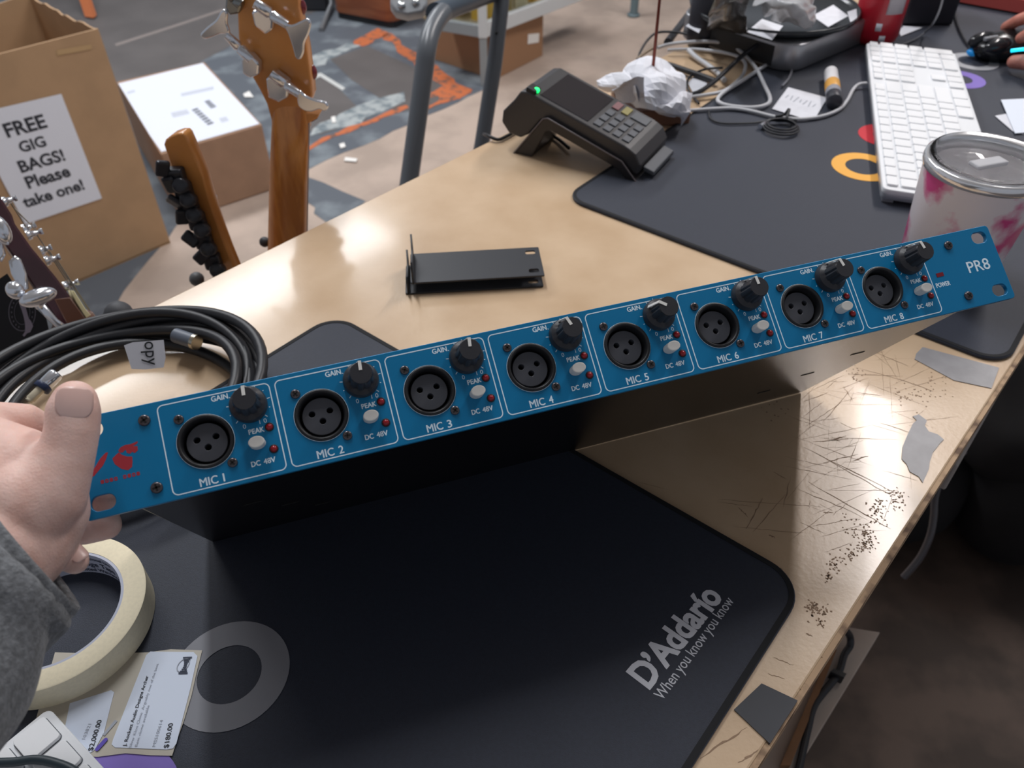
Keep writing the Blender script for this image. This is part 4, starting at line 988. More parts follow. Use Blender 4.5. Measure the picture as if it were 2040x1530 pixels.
# earphone-like bundle with a bright jack
bun = empty('lead_bundle', 'small bundle of thin black lead with a silver jack, tied beside the white note', 'cable', at_z((1560, 250), MT))
m = MB()
for k in range(3):
    c = at_z((1556, 254), MT + 0.004); m.tube([c + V((0.020 * math.cos(a) * (1 - .1 * k), 0.020 * math.sin(a) * (1 - .12 * k), 0.002 * k)) for a in [2 * PI * i / 30 for i in range(30)]], 0.0012, 6, closed=True)
m.tube(smooth_path([at_z(u, MT + z) for u, z in (((1545, 232), .004), ((1562, 228), .008), ((1572, 218), .014), ((1568, 238), .008), ((1585, 240), .004), ((1545, 240), .004))], 6), 0.0018, 6)
m.build('thin_lead', bc, bun)
m = MB(); a, b = at_z((1535, 240), MT + 0.004), at_z((1514, 252), MT + 0.004); m.tube([a, a.lerp(b, .45), a.lerp(b, .5), b], [0.0022, 0.0022, 0.0030, 0.0030], 12); m.build('jack', chrome, bun)
# ---- small aluminium computer with clutter on top
mc = empty('mini_computer', 'aluminium mini computer with a black top, at the far end of the tangle', 'computer', at_z((1560, 90), MT))
cA = at_z((1592, 140), MT + 0.002); cB = at_z((1712, 88), MT + 0.002)
ax = (cB - cA).normalized(); ay = V((-ax.y, ax.x, 0)); SZ = 0.197
org = V((cA.x, cA.y, DESK + MT)) - ax * 0.022
alu = mat('brushed_aluminium', 'a9aaae', 0.38, 0.85)
def bp(me): me.transform(basis(org, ax, ay, V((0, 0, 1)))); return me
me = flat_curve([rrect(0, 0, SZ, SZ, 0.03, 10)], 0.034, 0.002); me.transform(Mx.Translation((0, 0, 0.0015))); put('computer_case', bp(me), alu, mc)
me = flat_curve([rrect(-0.001, 0.03, 0.001, SZ - 0.03, 0.0005)], 0.026); me.transform(Mx.Translation((0, 0, 0.005))); put('rear_ports', bp(me), mat('black_port_panel', '1c1d20', 0.4), mc)
tr = empty('round_tray', 'shallow black round tray sitting on the mini computer', 'tray', org + V((0, 0, 0.036)))
tcen = org + ax * 0.098 + ay * 0.105 + V((0, 0, 0.0362))
m = MB(); m.lathe([(0, 0), (0.108, 0), (0.116, 0.004), (0.118, 0.011), (0.1155, 0.0115), (0.1135, 0.006), (0.106, 0.003), (0, 0.003)], 64, Mx.Translation(tcen)); m.build('tray_body', mat('black_gloss_tray', '2b2f33', 0.2), tr)
lz = 0.052
wrap = mat('clear_plastic_bag', 'd4d4d6', 0.25, trans=0.35, var=0.2, vscale=40, bump=0.6, bscale=90)
wrap2 = mat('smoky_plastic_bag', '55524f', 0.2, trans=0.25, var=0.3, vscale=30, bump=0.7, bscale=70)
def bag(name, rows, zs, m_, label, cat='plastic bag'):
    o = curled(name, rows, zs, m_, label, cat, th=0.0006, crease=0.008); return o
bag('plastic_bag', [[(1500, 8), (1540, 2), (1580, 0), (1612, 12)], [(1495, 22), (1540, 16), (1590, 16), (1615, 28)], [(1520, 36), (1555, 36), (1590, 40), (1617, 50)], [(1530, 48), (1560, 56), (1590, 66), (1610, 66)]],
    [[.070, .085, .085, .066], [.066, .092, .090, .062], [.062, .080, .082, .060], [.053, .056, .056, .053]], wrap, 'crumpled clear plastic bag on top of the black round tray')
sheet([(1487, 64), (1518, 38), (1560, 52), (1538, 80)], lz - 0.004, 'white paper tucked under the clear plastic bag on the tray')
sheet([(1618, 32), (1660, 10), (1690, 32), (1650, 54)], lz - 0.002, 'square white paper at the right end of the tray')
sheet([(1688, 24), (1706, 18), (1708, 40), (1694, 44)], lz - 0.002, 'torn white paper at the tray rim beside the red can')
bag('plastic_bag', [[(1420, -10), (1450, -10), (1490, -12)], [(1412, 25), (1446, 22), (1480, 28)], [(1404, 52), (1440, 50), (1480, 60)], [(1408, 72), (1445, 78), (1490, 82)]],
    [[.110, .120, .110], [.085, .105, .090], [.050, .075, .060], [.006, .012, .010]], wrap2, 'smoky plastic bag with brown contents left of the tray')
sheet([(1366, 52), (1398, 25), (1412, 28), (1392, 66)], 0.030, 'white card standing behind the cables')
m = MB(); a, b = at_z((1330, 84), 0.010), at_depth((1392, 2), 1.42); m.tube([a, b], 0.0055, 12); tag(m.build('black_rod', bc), 'straight black rod leaning behind the cable tangle', 'rod')
m = MB(); c = at_z((1410, 18), 0.05); m.lathe([(0, -0.05), (0.02, -0.05), (0.024, -0.04), (0.024, 0.05), (0, 0.05)], 20, Mx.Translation(c)); tag(m.build('black_canister', mat('black_canister', '23232b', 0.4)), 'dark canister cut by the top of the frame', 'canister')
# ---- red can
cn = at_z((1743, 88), MT); can = empty('red_can', 'red drinks can with a white label patch behind the keyboard', 'can', V((cn.x, cn.y, DESK + MT)))
cb = V((cn.x, cn.y + 0.012, DESK + MT)); red_m = mat('red_can_enamel', 'b3202f', 0.3, spec=0.5)
m = MB(); m.lathe([(0.0, 0.002), (0.024, 0.0), (0.030, 0.006), (0.0325, 0.014), (0.0325, 0.120), (0.028, 0.130), (0.027, 0.133), (0, 0.131)], 40, Mx.Translation(cb)); m.build('can_body', red_m, can)
def on_can(a0, a1, z0, z1, m_, name, r=0.0328):
    vs = []; n = 8
    for i in range(n + 1):
        a = a0 + (a1 - a0) * i / n
        for z in (z0, z1): vs.append(cb + V((r * math.cos(a), r * math.sin(a), z)))
    mb = MB(); mb.add(vs, [(2 * i, 2 * i + 2, 2 * i + 3, 2 * i + 1) for i in range(n)], None, True); o = mb.build(name, m_, can); s = o.modifiers.new('t', 'SOLIDIFY'); s.thickness = 0.0003; s.offset = 1
on_can(-1.75, -0.95, 0.046, 0.094, mat('pale_can_label', 'b9b3b8', 0.5), 'label_patch'); on_can(-2.0, -1.76, 0.024, 0.034, white_print, 'small_mark'); on_can(-1.75, -1.5, 0.010, 0.018, white_print, 'small_mark')
# ---- black box behind the can, with a grey lead
bx0 = at_z((1838, 55), MT); m = MB(); m.box(V((bx0.x + 0.01, bx0.y + 0.045, DESK + MT + 0.06)), (0.075, 0.075, 0.12), None)
o = m.build('speaker_box', mat('black_box', '26272f', 0.45)); add_bevel(o, 0.004, 2); tag(o, 'plain black box standing behind the red can', 'speaker')
wire([(1880, -8), (1872, 20), (1860, 45), (1845, 62), (1828, 76), (1800, 88), (1775, 96), (1750, 100)], [0.12, 0.09, 0.05, 0.012, MT + .003, MT + .003, MT + .003, MT + .003], 0.0014, mat('grey_thin_lead', '5c5e64', 0.5), 'thin grey lead hanging down in front of the black box')
m = MB(); P = [at_z(u, MT + 0.002) for u in ((1905, 4), (2070, 34), (2090, -40), (1900, -60))]; m.prism(P, (0, 0, 0.02)); o = m.build('red_box', mat('red_card_box', 'c25650', 0.6)); add_bevel(o, 0.001); tag(o, 'flat red card box at the top right corner of the mat', 'box')
# ---- gaming mouse under the second person's hand
mo = empty('computer_mouse', 'black gaming mouse with a cyan light under the second person\u2019s hand', 'mouse', at_z((2000, 120), MT))
fwd = (at_z((1950, 118), MT) - at_z((2060, 100), MT)).normalized(); sdv = V((-fwd.y, fwd.x, 0)); mo_o = at_z((1992, 113), MT)
mwm = basis(mo_o - fwd * 0.01, fwd, sdv, V((0, 0, 1)))
mb = MB(); mb.ball((0, 0, 0.013), (0.058, 0.031, 0.021), 28, 16, mwm); o = mb.build('mouse_shell', mat('black_mouse_plastic', '15171a', 0.22), mo)
mb = MB(); mb.box((0.036, 0, 0.028), (0.030, 0.006, 0.006), mwm); mb.build('scroll_wheel', mat('grey_wheel', '8f9297', 0.3), mo, bevel=0.002)
for s in (-1, 1):
    mb = MB(); mb.ball((0.035, 0.0135 * s, 0.020), (0.026, 0.011, 0.0125), 18, 10, mwm); mb.build('mouse_button', mat('gloss_black_button', '222428', 0.12), mo)
mb = MB(); mb.tube([at_z((2014, 101), 0.036), at_z((2030, 99), 0.038), at_z((2060, 96), 0.038)], 0.0022, 8); mb.build('light_strip', mat('cyan_light', '20d0f0', 0.3, emit='20d8ff', estr=1.6), mo)
mb = MB(); mb.ball(mwm @ V((0.052, -0.010, 0.008)), (0.008, 0.007, 0.005), 12, 8); mb.build('nose_light', mat('blue_light', '1f7fc0', 0.3, emit='1a6fb0', estr=0.5), mo)
wire([(1952, 110), (1938, 100), (1922, 80), (1908, 50), (1900, 15), (1897, -10)], [0.014, 0.006] + [MT + 0.003] * 4, 0.0017, bc, 'black mouse lead curving up from the mouse to the frame top')
# ================================================================== guitars leaning behind the counter
amber = mat('amber_lacquered_maple', 'd68f48', 0.25, col2='b87235', vscale=14, stretch=(6, 6, 1), coat=0.4)
amber_d = mat('amber_headstock', 'd89450', 0.25, col2='c48043', vscale=10, coat=0.4)
cherry = mat('cherry_lacquer', '7c2430', 0.2, coat=0.5); burgundy = mat('burgundy_lacquer', '47222c', 0.22, col2='381a20', vscale=12, coat=0.5)
dark_board = mat('dark_fretboard', '3c241b', 0.5); black_hw = mat('black_tuner_metal', '303136', 0.3, 0.3); brown_neck = mat('brown_neck', '5b3a2c', 0.35)
class Plane:
    def __init__(s, u, dep, n):
        s.n = V(n).normalized(); s.p = at_depth(u, dep); s.x = V((0, 0, 1)).cross(s.n).normalized(); s.y = s.n.cross(s.x)
    def P(s, u, h=0.0):
        return at_plane(u, s.p + s.n * h, s.n)
    def loc(s, u, h=0.0):
        d = s.P(u, h) - s.p; return (d.dot(s.x), d.dot(s.y))
    def plate(s, px, th, h=0.0, bev=0.0, holes=()):
        """outline traced on the plane lifted by h, thickness th going away from the camera"""
        me = flat_curve([[s.loc(u, h) for u in px]] + [[s.loc(u, h) for u in hh] for hh in holes], th, bev)
        me.transform(basis(s.p + s.n * (h - th), s.x, s.y, s.n)); return me
def d_neck(pl, pts, name, m_, parent, h=0.0):
    """pts: [(left px, right px)] edges of the neck, rounded back towards the camera"""
    vs = []; fs = []; n = 12
    for ii, (a, b) in enumerate(pts):
        bl = (0.0 if ii == 0 else 0.006 if ii == 1 else 0.013 if ii == 2 else 0.016)
        A, B = (pl.P(a, h), pl.P(b, h)) if not isinstance(a, V) else (a, b)
        c = (A + B) / 2; x = (B - A) / 2
        for k in range(n + 1):
            t = PI * k / n; vs.append(c - x * math.cos(t) + pl.n * (bl * math.sin(t) ** 0.8))
    for i in range(len(pts) - 1):
        for k in range(n): fs.append((i * (n + 1) + k, i * (n + 1) + k + 1, (i + 1) * (n + 1) + k + 1, (i + 1) * (n + 1) + k))
        fs.append((i * (n + 1) + n, i * (n + 1), (i + 1) * (n + 1), (i + 1) * (n + 1) + n))
    mb = MB(); mb.add(vs, fs, None, True); mb.f.append(list(range(n + 1))); mb.sm.append(False); mb.f.append([len(vs) - 1 - k for k in range(n + 1)]); mb.sm.append(False)
    o = mb.build(name, m_, parent); o.modifiers.new('e', 'EDGE_SPLIT').split_angle = math.radians(50); return o
def guitar_body(pl, top, m_, parent, w=0.33, bottom=0.012, h=-0.02):
    """double-cut body hanging below a neck end, down to the floor"""
    H = top.z - bottom + 0.05; x0 = top - V((0, 0, 0)); pts = []
    prof = [(0.0, 0.0), (0.28, 0.10), (0.40, 0.02), (0.47, 0.10), (0.44, 0.28), (0.36, 0.46), (0.42, 0.62), (0.5, 0.78), (0.46, 0.92), (0.28, 1.0), (0.0, 1.0)]
    R_h = [(a * w, -b * H + 0.05) for a, b in prof]; L_h = [(-a * w, -b * H + 0.05) for a, b in prof[::-1][1:-1]]
    P = smooth_path([V((a, b, 0)) for a, b in R_h + L_h], 5, True)
    me = flat_curve([[(p.x, p.y) for p in P]], 0.042, 0.006); me.transform(basis(top + pl.n * (h - 0.02), pl.x, V((0, 0, 1)), pl.n)); put('body', me, m_, parent)
# ---- bass with an amber neck
bp_ = Plane((575, 400), 0.86, (-0.10, -1.0, 0.0))
bass = empty('bass_guitar', 'bass guitar with amber headstock and big chrome clover tuners, standing at the counter edge', 'guitar', bp_.P((575, 480)))
HS = [(541, 262), (540, 238), (531, 206), (518, 180), (502, 152), (489, 144), (486, 130), (481, 100), (475, 75), (473, 28), (478, -12), (560, -30), (592, -28), (594, 15), (602, 55), (610, 95), (614, 125), (619, 160), (622, 190), (614, 214), (611, 226), (635, 229), (631, 237), (613, 247), (612, 262)]
put('headstock', bp_.plate(HS, 0.016, 0.0, 0.0015), amber_d, bass)
put('headstock_veneer', bp_.plate([(u[0] + 1, u[1]) for u in HS], 0.0035, -0.0162, 0.0), mat('red_brown_veneer', '7a3f26', 0.25), bass)
lowL, lowR = bp_.P((535, 492), 0.0), bp_.P((610, 478), 0.0); dn = ((lowL + lowR) - (bp_.P((541, 262)) + bp_.P((615, 255)))).normalized()
e1 = lowL + dn * 0.36; e2 = lowR + dn * 0.36
d_neck(bp_, [(bp_.P((546, 190), -0.003), bp_.P((606, 187), -0.003)), (bp_.P((541, 255), 0.0), bp_.P((614, 250), 0.0)), (bp_.P((540, 300), 0.0), bp_.P((614, 294), 0.0)), (bp_.P((538, 370), 0.0), bp_.P((612, 362), 0.0)), (lowL, lowR), (e1, e2)], 'neck', amber, bass, 0.0)
m = MB(); P = [bp_.P((543, 250), -0.001), bp_.P((614, 246), -0.001), lowR, e2, e1, lowL]; m.prism(P, -bp_.n * 0.006); m.build('fretboard', mat('dark_brown_fretboard', '5a2f1c', 0.35), bass)
guitar_body(bp_, (e1 + e2) / 2 + V((0, 0, 0.08)), mat('sunburst_body', '6b3a1c', 0.25, coat=0.5), bass, 0.20)
def tuner(pl, shaft, key, hous, parent, m_, h=0.012, rk=0.005, keyth=0.004):
    mb = MB(); mb.prism([pl.P(u, 0.001) for u in hous], pl.n * 0.011); o = mb.build('tuner_housing', m_, parent, bevel=0.002)
    a, b = pl.P(shaft[0], h), pl.P(shaft[1], h); mb = MB(); mb.tube([a, a.lerp(b, .45), a.lerp(b, .47), a.lerp(b, .52), a.lerp(b, .54), b], [rk, rk, rk * .75, rk * .75, rk, rk * 0.8], 16); mb.build('worm_shaft', m_, o)
    P = [V((*pl.loc(u, h), 0)) for u in key]; P = smooth_path(P, 4, True)
    me = flat_curve([[(p.x, p.y) for p in P]], keyth, keyth * 0.35); me.transform(basis(pl.p + pl.n * (h - keyth / 2), pl.x, pl.y, pl.n)); put('tuner_key', me, m_, o)
tuner(bp_, ((500, 118), (452, 70)), [(400, 68), (408, 77), (422, 74), (440, 67), (454, 68), (458, 62), (453, 45), (454, 28), (449, 19), (441, 22), (431, 39), (414, 53)], [(488, 108), (506, 100), (524, 120), (522, 142), (504, 148), (490, 138)], bass, chrome)
tuner(bp_, ((508, 6), (572, 50)), [(566, 48), (582, 49), (600, 41), (613, 36), (620, 46), (616, 66), (607, 86), (605, 106), (598, 118), (589, 113), (584, 95), (575, 68)], [(508, 16), (528, 8), (552, 30), (550, 52), (536, 62), (514, 44)], bass, chrome)
tuner(bp_, ((540, 147), (596, 188)), [(594, 178), (610, 190), (630, 198), (648, 202), (655, 212), (648, 221), (636, 217), (620, 222), (604, 218), (594, 206)], [(536, 148), (556, 136), (582, 156), (580, 186), (562, 196), (540, 186)], bass, chrome)
tuner(bp_, ((480, 8), (455, -14)), [(430, -40), (452, -46), (462, -20), (446, -12)], [(458, -12), (482, -16), (490, 4), (484, 20), (466, 24), (456, 8)], bass, mat('dull_chrome', '8e908e', 0.25, 1.0))
for u in ((598, 13), (620, 143)):
    m = MB(); m.ball(bp_.P(u, -0.012), (0.006, 0.005, 0.008), 12, 8); m.build('string_post', cherry, bass)
m = MB(); m.ball(bp_.P((527, 482), -0.004), (0.006, 0.006, 0.006), 12, 8); m.build('strap_knob', mat('dark_knob', '34373a', 0.5), bass)
# ---- guitar with an amber headstock and black tuners
gp = Plane((390, 400), 0.80, (-0.22, -1.0, 0.0))
gtr = empty('electric_guitar', 'guitar with amber headstock, dark red face edge and a row of black tuners', 'guitar', gp.P((440, 540)))
HS = [(326, 288), (329, 279), (340, 271), (354, 266), (364, 266), (370, 272), (378, 290), (390, 318), (404, 350), (414, 388), (424, 420), (438, 460), (453, 500), (468, 536), (490, 600), (446, 610), (424, 556), (414, 530), (395, 475), (375, 420), (355, 370), (338, 325)]
put('headstock', gp.plate(HS, 0.014, 0.0, 0.0015), amber_d, gtr)
put('headstock_face', gp.plate([(u[0] + 2, u[1] - 1) for u in HS], 0.004, -0.0142, 0.001), cherry, gtr)
a, b = gp.P((437, 585)), gp.P((484, 580)); dn = (b + a) / 2 - (gp.P((415, 520)) + gp.P((462, 515))) / 2; dn.normalize(); dn = (dn * 0.3 + V((0, 0, -1))).normalized()
d_neck(gp, [(a - V((0, 0, -0.01)), b - V((0, 0, -0.01))), (a, b), (a + dn * 0.34, b + dn * 0.34)], 'neck', amber, gtr)
guitar_body(gp, (a + b) / 2 + dn * 0.28, cherry, gtr, 0.18)
TP = [((327, 340), (352, 352)), ((342, 372), (366, 380)), ((352, 406), (378, 410)), ((366, 436), (393, 440)), ((383, 480), (406, 478)), ((404, 516), (424, 520))]
for i, (k, c) in enumerate(TP):
    mb = MB(); cc_ = gp.P(c, 0.008); mb.box(cc_, (0.017, 0.012, 0.019)); o = mb.build('tuner_housing', black_hw, gtr, bevel=0.003, seg=3)
    mb = MB(); mb.tube([cc_, gp.P(k, 0.014)], 0.0030, 10); mb.build('tuner_shaft', black_hw, o)
    mb = MB(); mb.box((0, 0, 0), (0.013, 0.006, 0.017), Mx.Translation(gp.P((k[0] - 3, k[1] - 4), 0.016)) @ Mx.Rotation(random.uniform(-1, 1), 4, 'Y') @ Mx.Rotation(random.uniform(-.8, .8), 4, 'Z')); mb.build('tuner_button', black_hw, o, bevel=0.0028, seg=3)
    mb = MB(); mb.lathe([(0, -0.005), (0.0075, -0.005), (0.0080, -0.004), (0.0075, 0.005), (0.006, 0.006), (0, 0.006)], 14, Mx.Translation(gp.P((c[0] + 10, c[1] + 18), 0.014)) @ Mx.Rotation(1.1, 4, 'X')); mb.build('post_nut', black_hw, o)
mb = MB(); mb.ball(gp.P((392, 556), 0.002), (0.008, 0.008, 0.008), 12, 8); mb.build('strap_button', mat('grey_button', '5a5a5c', 0.5), gtr)
for u in ((427, 392), (443, 444), (460, 490)):
    mb = MB(); mb.ball(gp.P(u, -0.018), (0.003, 0.003, 0.003), 8, 6); mb.build('string_post', chrome, gtr)
# ---- burgundy guitar at the left edge of the frame, seen from the side of its headstock
up_ = Plane((90, 560), 0.70, (0.62, -0.80, 0.56))
bur = empty('electric_guitar', 'guitar with dark burgundy headstock, chrome tuners and bright string posts at the frame edge', 'guitar', up_.P((170, 650)))
put('headstock', up_.plate([(-70, 310), (-20, 352), (3, 395), (24, 428), (30, 446), (62, 492), (110, 550), (140, 590), (178, 646), (215, 700), (165, 715), (130, 664), (95, 612), (68, 575), (38, 530), (8, 486), (-30, 440), (-90, 380)], 0.060, 0.0, 0.002), burgundy, bur)
put('heel', up_.plate([(108, 596), (140, 592), (180, 648), (215, 700), (165, 715), (142, 664)], 0.050, 0.0008, 0.001), brown_neck, bur)
a, b = up_.P((160, 700)), up_.P((205, 690)); dn = V((0.12, 0.10, -1)).normalized()
m = MB(); m.tube([a.lerp(b, .5) - up_.n * 0.02 - dn * 0.03, a.lerp(b, .5) - up_.n * 0.03 + dn * 0.30], 0.020, 14); m.build('neck', brown_neck, bur)
guitar_body(up_, a.lerp(b, .5) - up_.n * 0.03 + dn * 0.26, burgundy, bur, 0.18)
cream = mat('cream_nut', 'd8cfa4', 0.4)
put('nut', up_.plate([(142, 578), (148, 580), (172, 618), (188, 634), (186, 640), (176, 640), (166, 626), (150, 600)], 0.045, -0.004, 0.0006), cream, bur)
axp = (up_.P((36, 389), 0) - up_.P((4, 402), 0)).normalized()
for i, (u, w) in enumerate((((6, 403), (33, 394)), ((46, 457), (71, 447)), ((53, 469), (85, 460)), ((80, 500), (103, 492)), ((90, 520), (120, 511)), ((127, 571), (157, 561)))):
    A, B = up_.P(u, -0.012 - 0.004 * (i % 2)), up_.P(w, -0.012 - 0.004 * (i % 2))
    m = MB(); m.tube([A, A.lerp(B, .28), A.lerp(B, .30), A.lerp(B, .55), A.lerp(B, .62), A.lerp(B, .78), A.lerp(B, .80), B], [.0046, .0042, .0028, .0026, .0016, .0016, .0026, .0028], 14); m.build('string_post', chrome, bur)
m = MB()
for A, B in (((24, 410), (75, 462)), ((70, 462), (160, 600)), ((98, 500), (192, 640)), ((112, 515), (188, 632)), ((20, 402), (52, 452))):
    m.tube([up_.P(A, -0.014), up_.P(B, -0.012)], 0.0005, 6)
m.build('guitar_string', mat('string_steel', 'a59e90', 0.3, 1.0), bur)
def housing(px, h, th, name='tuner_housing', m_=chrome, par=bur):
    me = up_.plate(px, th, h, min(th, 0.008) * 0.3); return put(name, me, m_, par)
h1 = housing([(17, 520), (30, 508), (42, 516), (54, 545), (58, 575), (46, 580), (34, 568), (22, 545)], 0.014, 0.014)
h2 = housing([(72, 604), (88, 604), (116, 636), (138, 652), (128, 658), (112, 652), (90, 632)], 0.012, 0.012)
h3 = housing([(-22, 478), (-8, 470), (6, 486), (12, 506), (4, 522), (-14, 512)], 0.012, 0.012)
def kbutton(c, r, h, par):
    m = MB(); p = up_.P(c, h); m.ball((0, 0, 0), r, 20, 12, basis(p, up_.x, up_.y, up_.n)); return m.build('tuner_key', chrome, par)
kbutton((76, 592), (0.0150, 0.0075, 0.009), 0.026, h2); kbutton((30, 578), (0.007, 0.008, 0.006), 0.020, h1); kbutton((2, 458), (0.007, 0.013, 0.006), 0.018, h3)
m = MB(); m.tube([up_.P((60, 585), 0.016), up_.P((80, 612), 0.012)], 0.0035, 12); m.build('worm_shaft', chrome, h2)
# hang tag on the burgundy guitar
tg = Plane((45, 630), 0.745, (0.2, -1.0, 0.35)); tagm = mat('black_card', '15161c', 0.6)
ht = empty('hang_tag', 'black card tag with a white round emblem hanging by the burgundy headstock', 'tag', tg.P((45, 640)))
put('tag_card', tg.plate([(-30, 575), (14, 545), (40, 585), (92, 634), (98, 662), (62, 690), (28, 725), (20, 760), (-30, 760)], 0.0006, 0, 0), tagm, ht)
ci = lambda c, rx_, ry_, n=40: [(c[0] + rx_ * math.cos(2 * PI * k / n), c[1] + ry_ * math.sin(2 * PI * k / n)) for k in range(n)]
its = [(tg.plate(ci((44, 622), 27.5, 38), 0.0002, 0.0004, 0, [ci((44, 622), 25.5, 36)]), None), (tg.plate(ci((44, 622), 16, 25), 0.0002, 0.0004, 0, [ci((44, 622), 15, 24)]), None)]
for k in range(20):
    if k in (4, 5, 14, 15): continue
    t = 2 * PI * k / 20; c = (44 + 21 * math.cos(t), 622 + 31 * math.sin(t)); its.append((tg.plate(ci(c, 1.3, 2.2, 6), 0.0002, 0.0004), None))
put('ring_emblem', join(its), mat('faint_emblem_print', '6d6a74', 0.7), ht)
put('script_emblem', tg.plate([(38, 604), (48, 603), (54, 622), (57, 634), (62, 640), (66, 650), (60, 662), (54, 664), (48, 671), (45, 668), (50, 660), (50, 646), (48, 634), (44, 620)], 0.0002, 0.0005), mat('lilac_white_print', '9c93a2', 0.7), ht)

# ================================================================== boxes on the shop floor
card = mat('cardboard', 'b39270', 0.8, var=0.08, vscale=12, bump=0.1, bscale=200); card2 = mat('pinkish_cardboard', 'a4836b', 0.8, var=0.1, vscale=14)
card_in = mat('cardboard_inside', 'a6825a', 0.85, var=0.15, vscale=10)
GB = at_floor((340, 484)); ge1 = V((0.690, 0.724, 0)).normalized(); ge2 = V((-ge1.y, ge1.x, 0)); GH = above((203, 56), GB).z
gb = empty('cardboard_box', 'tall open cardboard box with a FREE GIG BAGS notice taped on its front', 'box', GB)
GW, GD = 0.66, 0.40
def wall_(a, b, name, th, jag=0.0, inn=None):
    n = 16 if jag else 1; P = [a]; P.append(b)
    for k in range(n + 1):
        q = b.lerp(a, k / n); P.append(V((q.x, q.y, GH + (random.uniform(-jag, jag * 0.3) if 0 < k < n or jag else 0))))
    m = MB(); m.prism(P, inn * th); return m.build(name, card, gb)
q0 = GB - ge1 * GW
wall_(q0, GB, 'front_wall', 0.005, 0, ge2); wall_(GB + ge2 * 0.005, GB + ge2 * GD, 'side_wall', 0.005, 0.012, -ge1); wall_(q0 + ge2 * GD, GB + ge2 * GD, 'back_wall', 0.005, 0.004, -ge2); wall_(q0 + ge2 * 0.005, q0 + ge2 * GD, 'side_wall', 0.005, 0.01, ge1)
m = MB(); m.prism([q0 + V((0, 0, .003)), GB + V((0, 0, .003)), GB + ge2 * GD + V((0, 0, .003)), q0 + ge2 * GD + V((0, 0, .003))], (0, 0, 0.004)); m.build('box_floor', card_in, gb)
# inner flap folded in, seen through the open top
m = MB(); z0 = GH - 0.10; A = q0 + ge2 * (GD - 0.02); B = GB + ge2 * (GD - 0.02) - ge1 * 0.22; m.prism([V((A.x, A.y, z0 - .2)), V((B.x, B.y, z0 - .2)), V((B.x, B.y, GH - 0.006)), V((A.x, A.y, GH - 0.006))], -ge2 * 0.004); m.build('inner_flap', card_in, gb)
# notice
fn = V((ge1.y, -ge1.x, 0))
sg = [at_plane(u, GB + fn * 0.0015, fn) for u in ((-64, 230), (122, 187), (203, 395), (50, 447))]
m = MB(); m.prism(sg, fn * 0.0006); notice = m.build('paper_notice', mat('white_notice_paper', 'e4e8f2', 0.6), gb)
sx = ((sg[1] - sg[0]) + (sg[2] - sg[3])) / 2; sy = ((sg[0] - sg[3]) + (sg[1] - sg[2])) / 2
items = []
for s, uc, vb, wd in (('FREE', 0.48, 0.765, 0.46), ('GIG', 0.465, 0.615, 0.30), ('BAGS!', 0.485, 0.450, 0.53), ('Please', 0.475, 0.300, 0.52), ('take one!', 0.455, 0.145, 0.74)):
    t = text_mesh(s, 1.0, 1.0, 0.032); w = max(v.co.x for v in t.vertices) - min(v.co.x for v in t.vertices); x0 = min(v.co.x for v in t.vertices)
    k = wd * sx.length / w; o_ = sg[3] + sx * (uc - wd / 2) + sy * vb + fn * 0.0009
    items.append((t, Mx(((sx.normalized().x, sy.normalized().x, fn.x, o_.x), (sx.normalized().y, sy.normalized().y, fn.y, o_.y), (sx.normalized().z, sy.normalized().z, fn.z, o_.z), (0, 0, 0, 1))) @ Mx.Diagonal((k, min(k, 0.040 / 0.72) , 1, 1)) @ Mx.Translation((-x0, 0, 0))))
put('notice_lettering', join(items), mat('notice_ink', '34373f', 0.7), notice)
gl = mat('clear_tape_gloss', 'bb9c74', 0.25)
for px in ([(112, 100), (182, 88), (182, 98), (114, 111)],):
    m = MB(); m.prism([at_plane(u, GB + fn * 0.0008, fn) for u in px], fn * 0.0004); m.build('clear_tape', gl, gb)
# the parcel
wz = above((522, 248), at_floor((533, 379))).z - DESK
parcel = empty('parcel', 'brown parcel box with a white shipping label covering its top', 'box', at_floor((480, 398)))
T4 = [at_z(u, wz) for u in ((232, 163), (407, 123), (522, 248), (320, 307))]
m = MB(); m.prism(T4, V((0, 0, -(wz + DESK) + 0.001))); m.build('carton', card2, parcel, bevel=0.004)
lw = mat('white_shipping_paper', 'dfe4f0', 0.45)
m = MB(); m.prism([at_z(u, wz + 0.0012) for u in ((236, 167), (404, 126), (517, 247), (322, 303), (300, 272))], (0, 0, 0.001)); lb = m.build('shipping_label', lw, parcel)
items = []
for px in ([(382, 219), (393, 215), (428, 247), (416, 251)], [(407, 202), (417, 199), (432, 213), (421, 217)]):
    P = [at_z(u, wz + 0.0025) for u in px]
    for k in range(7):
        a0, a1 = k / 7, (k + 0.62) / 7; mb = MB(); mb.prism([P[0].lerp(P[3], a0), P[1].lerp(P[2], a0), P[1].lerp(P[2], a1), P[0].lerp(P[3], a1)], (0, 0, 0.0002)); items.append((mb.mesh(), None))
put('barcode_print', join(items), mat('label_ink', '5b606a', 0.7), lb)
items = []
for px in ([(360, 186), (425, 172), (426, 178), (362, 192)], [(253, 183), (268, 179), (269, 183), (254, 187)], [(340, 225), (372, 218), (378, 226), (345, 234)], [(436, 236), (450, 232), (456, 240), (442, 244)]):
    mb = MB(); mb.prism([at_z(u, wz + 0.0024) for u in px], (0, 0, 0.0002)); items.append((mb.mesh(), None))
put('faint_print', join(items), mat('pale_label_ink', 'bfc4d0', 0.7), lb)

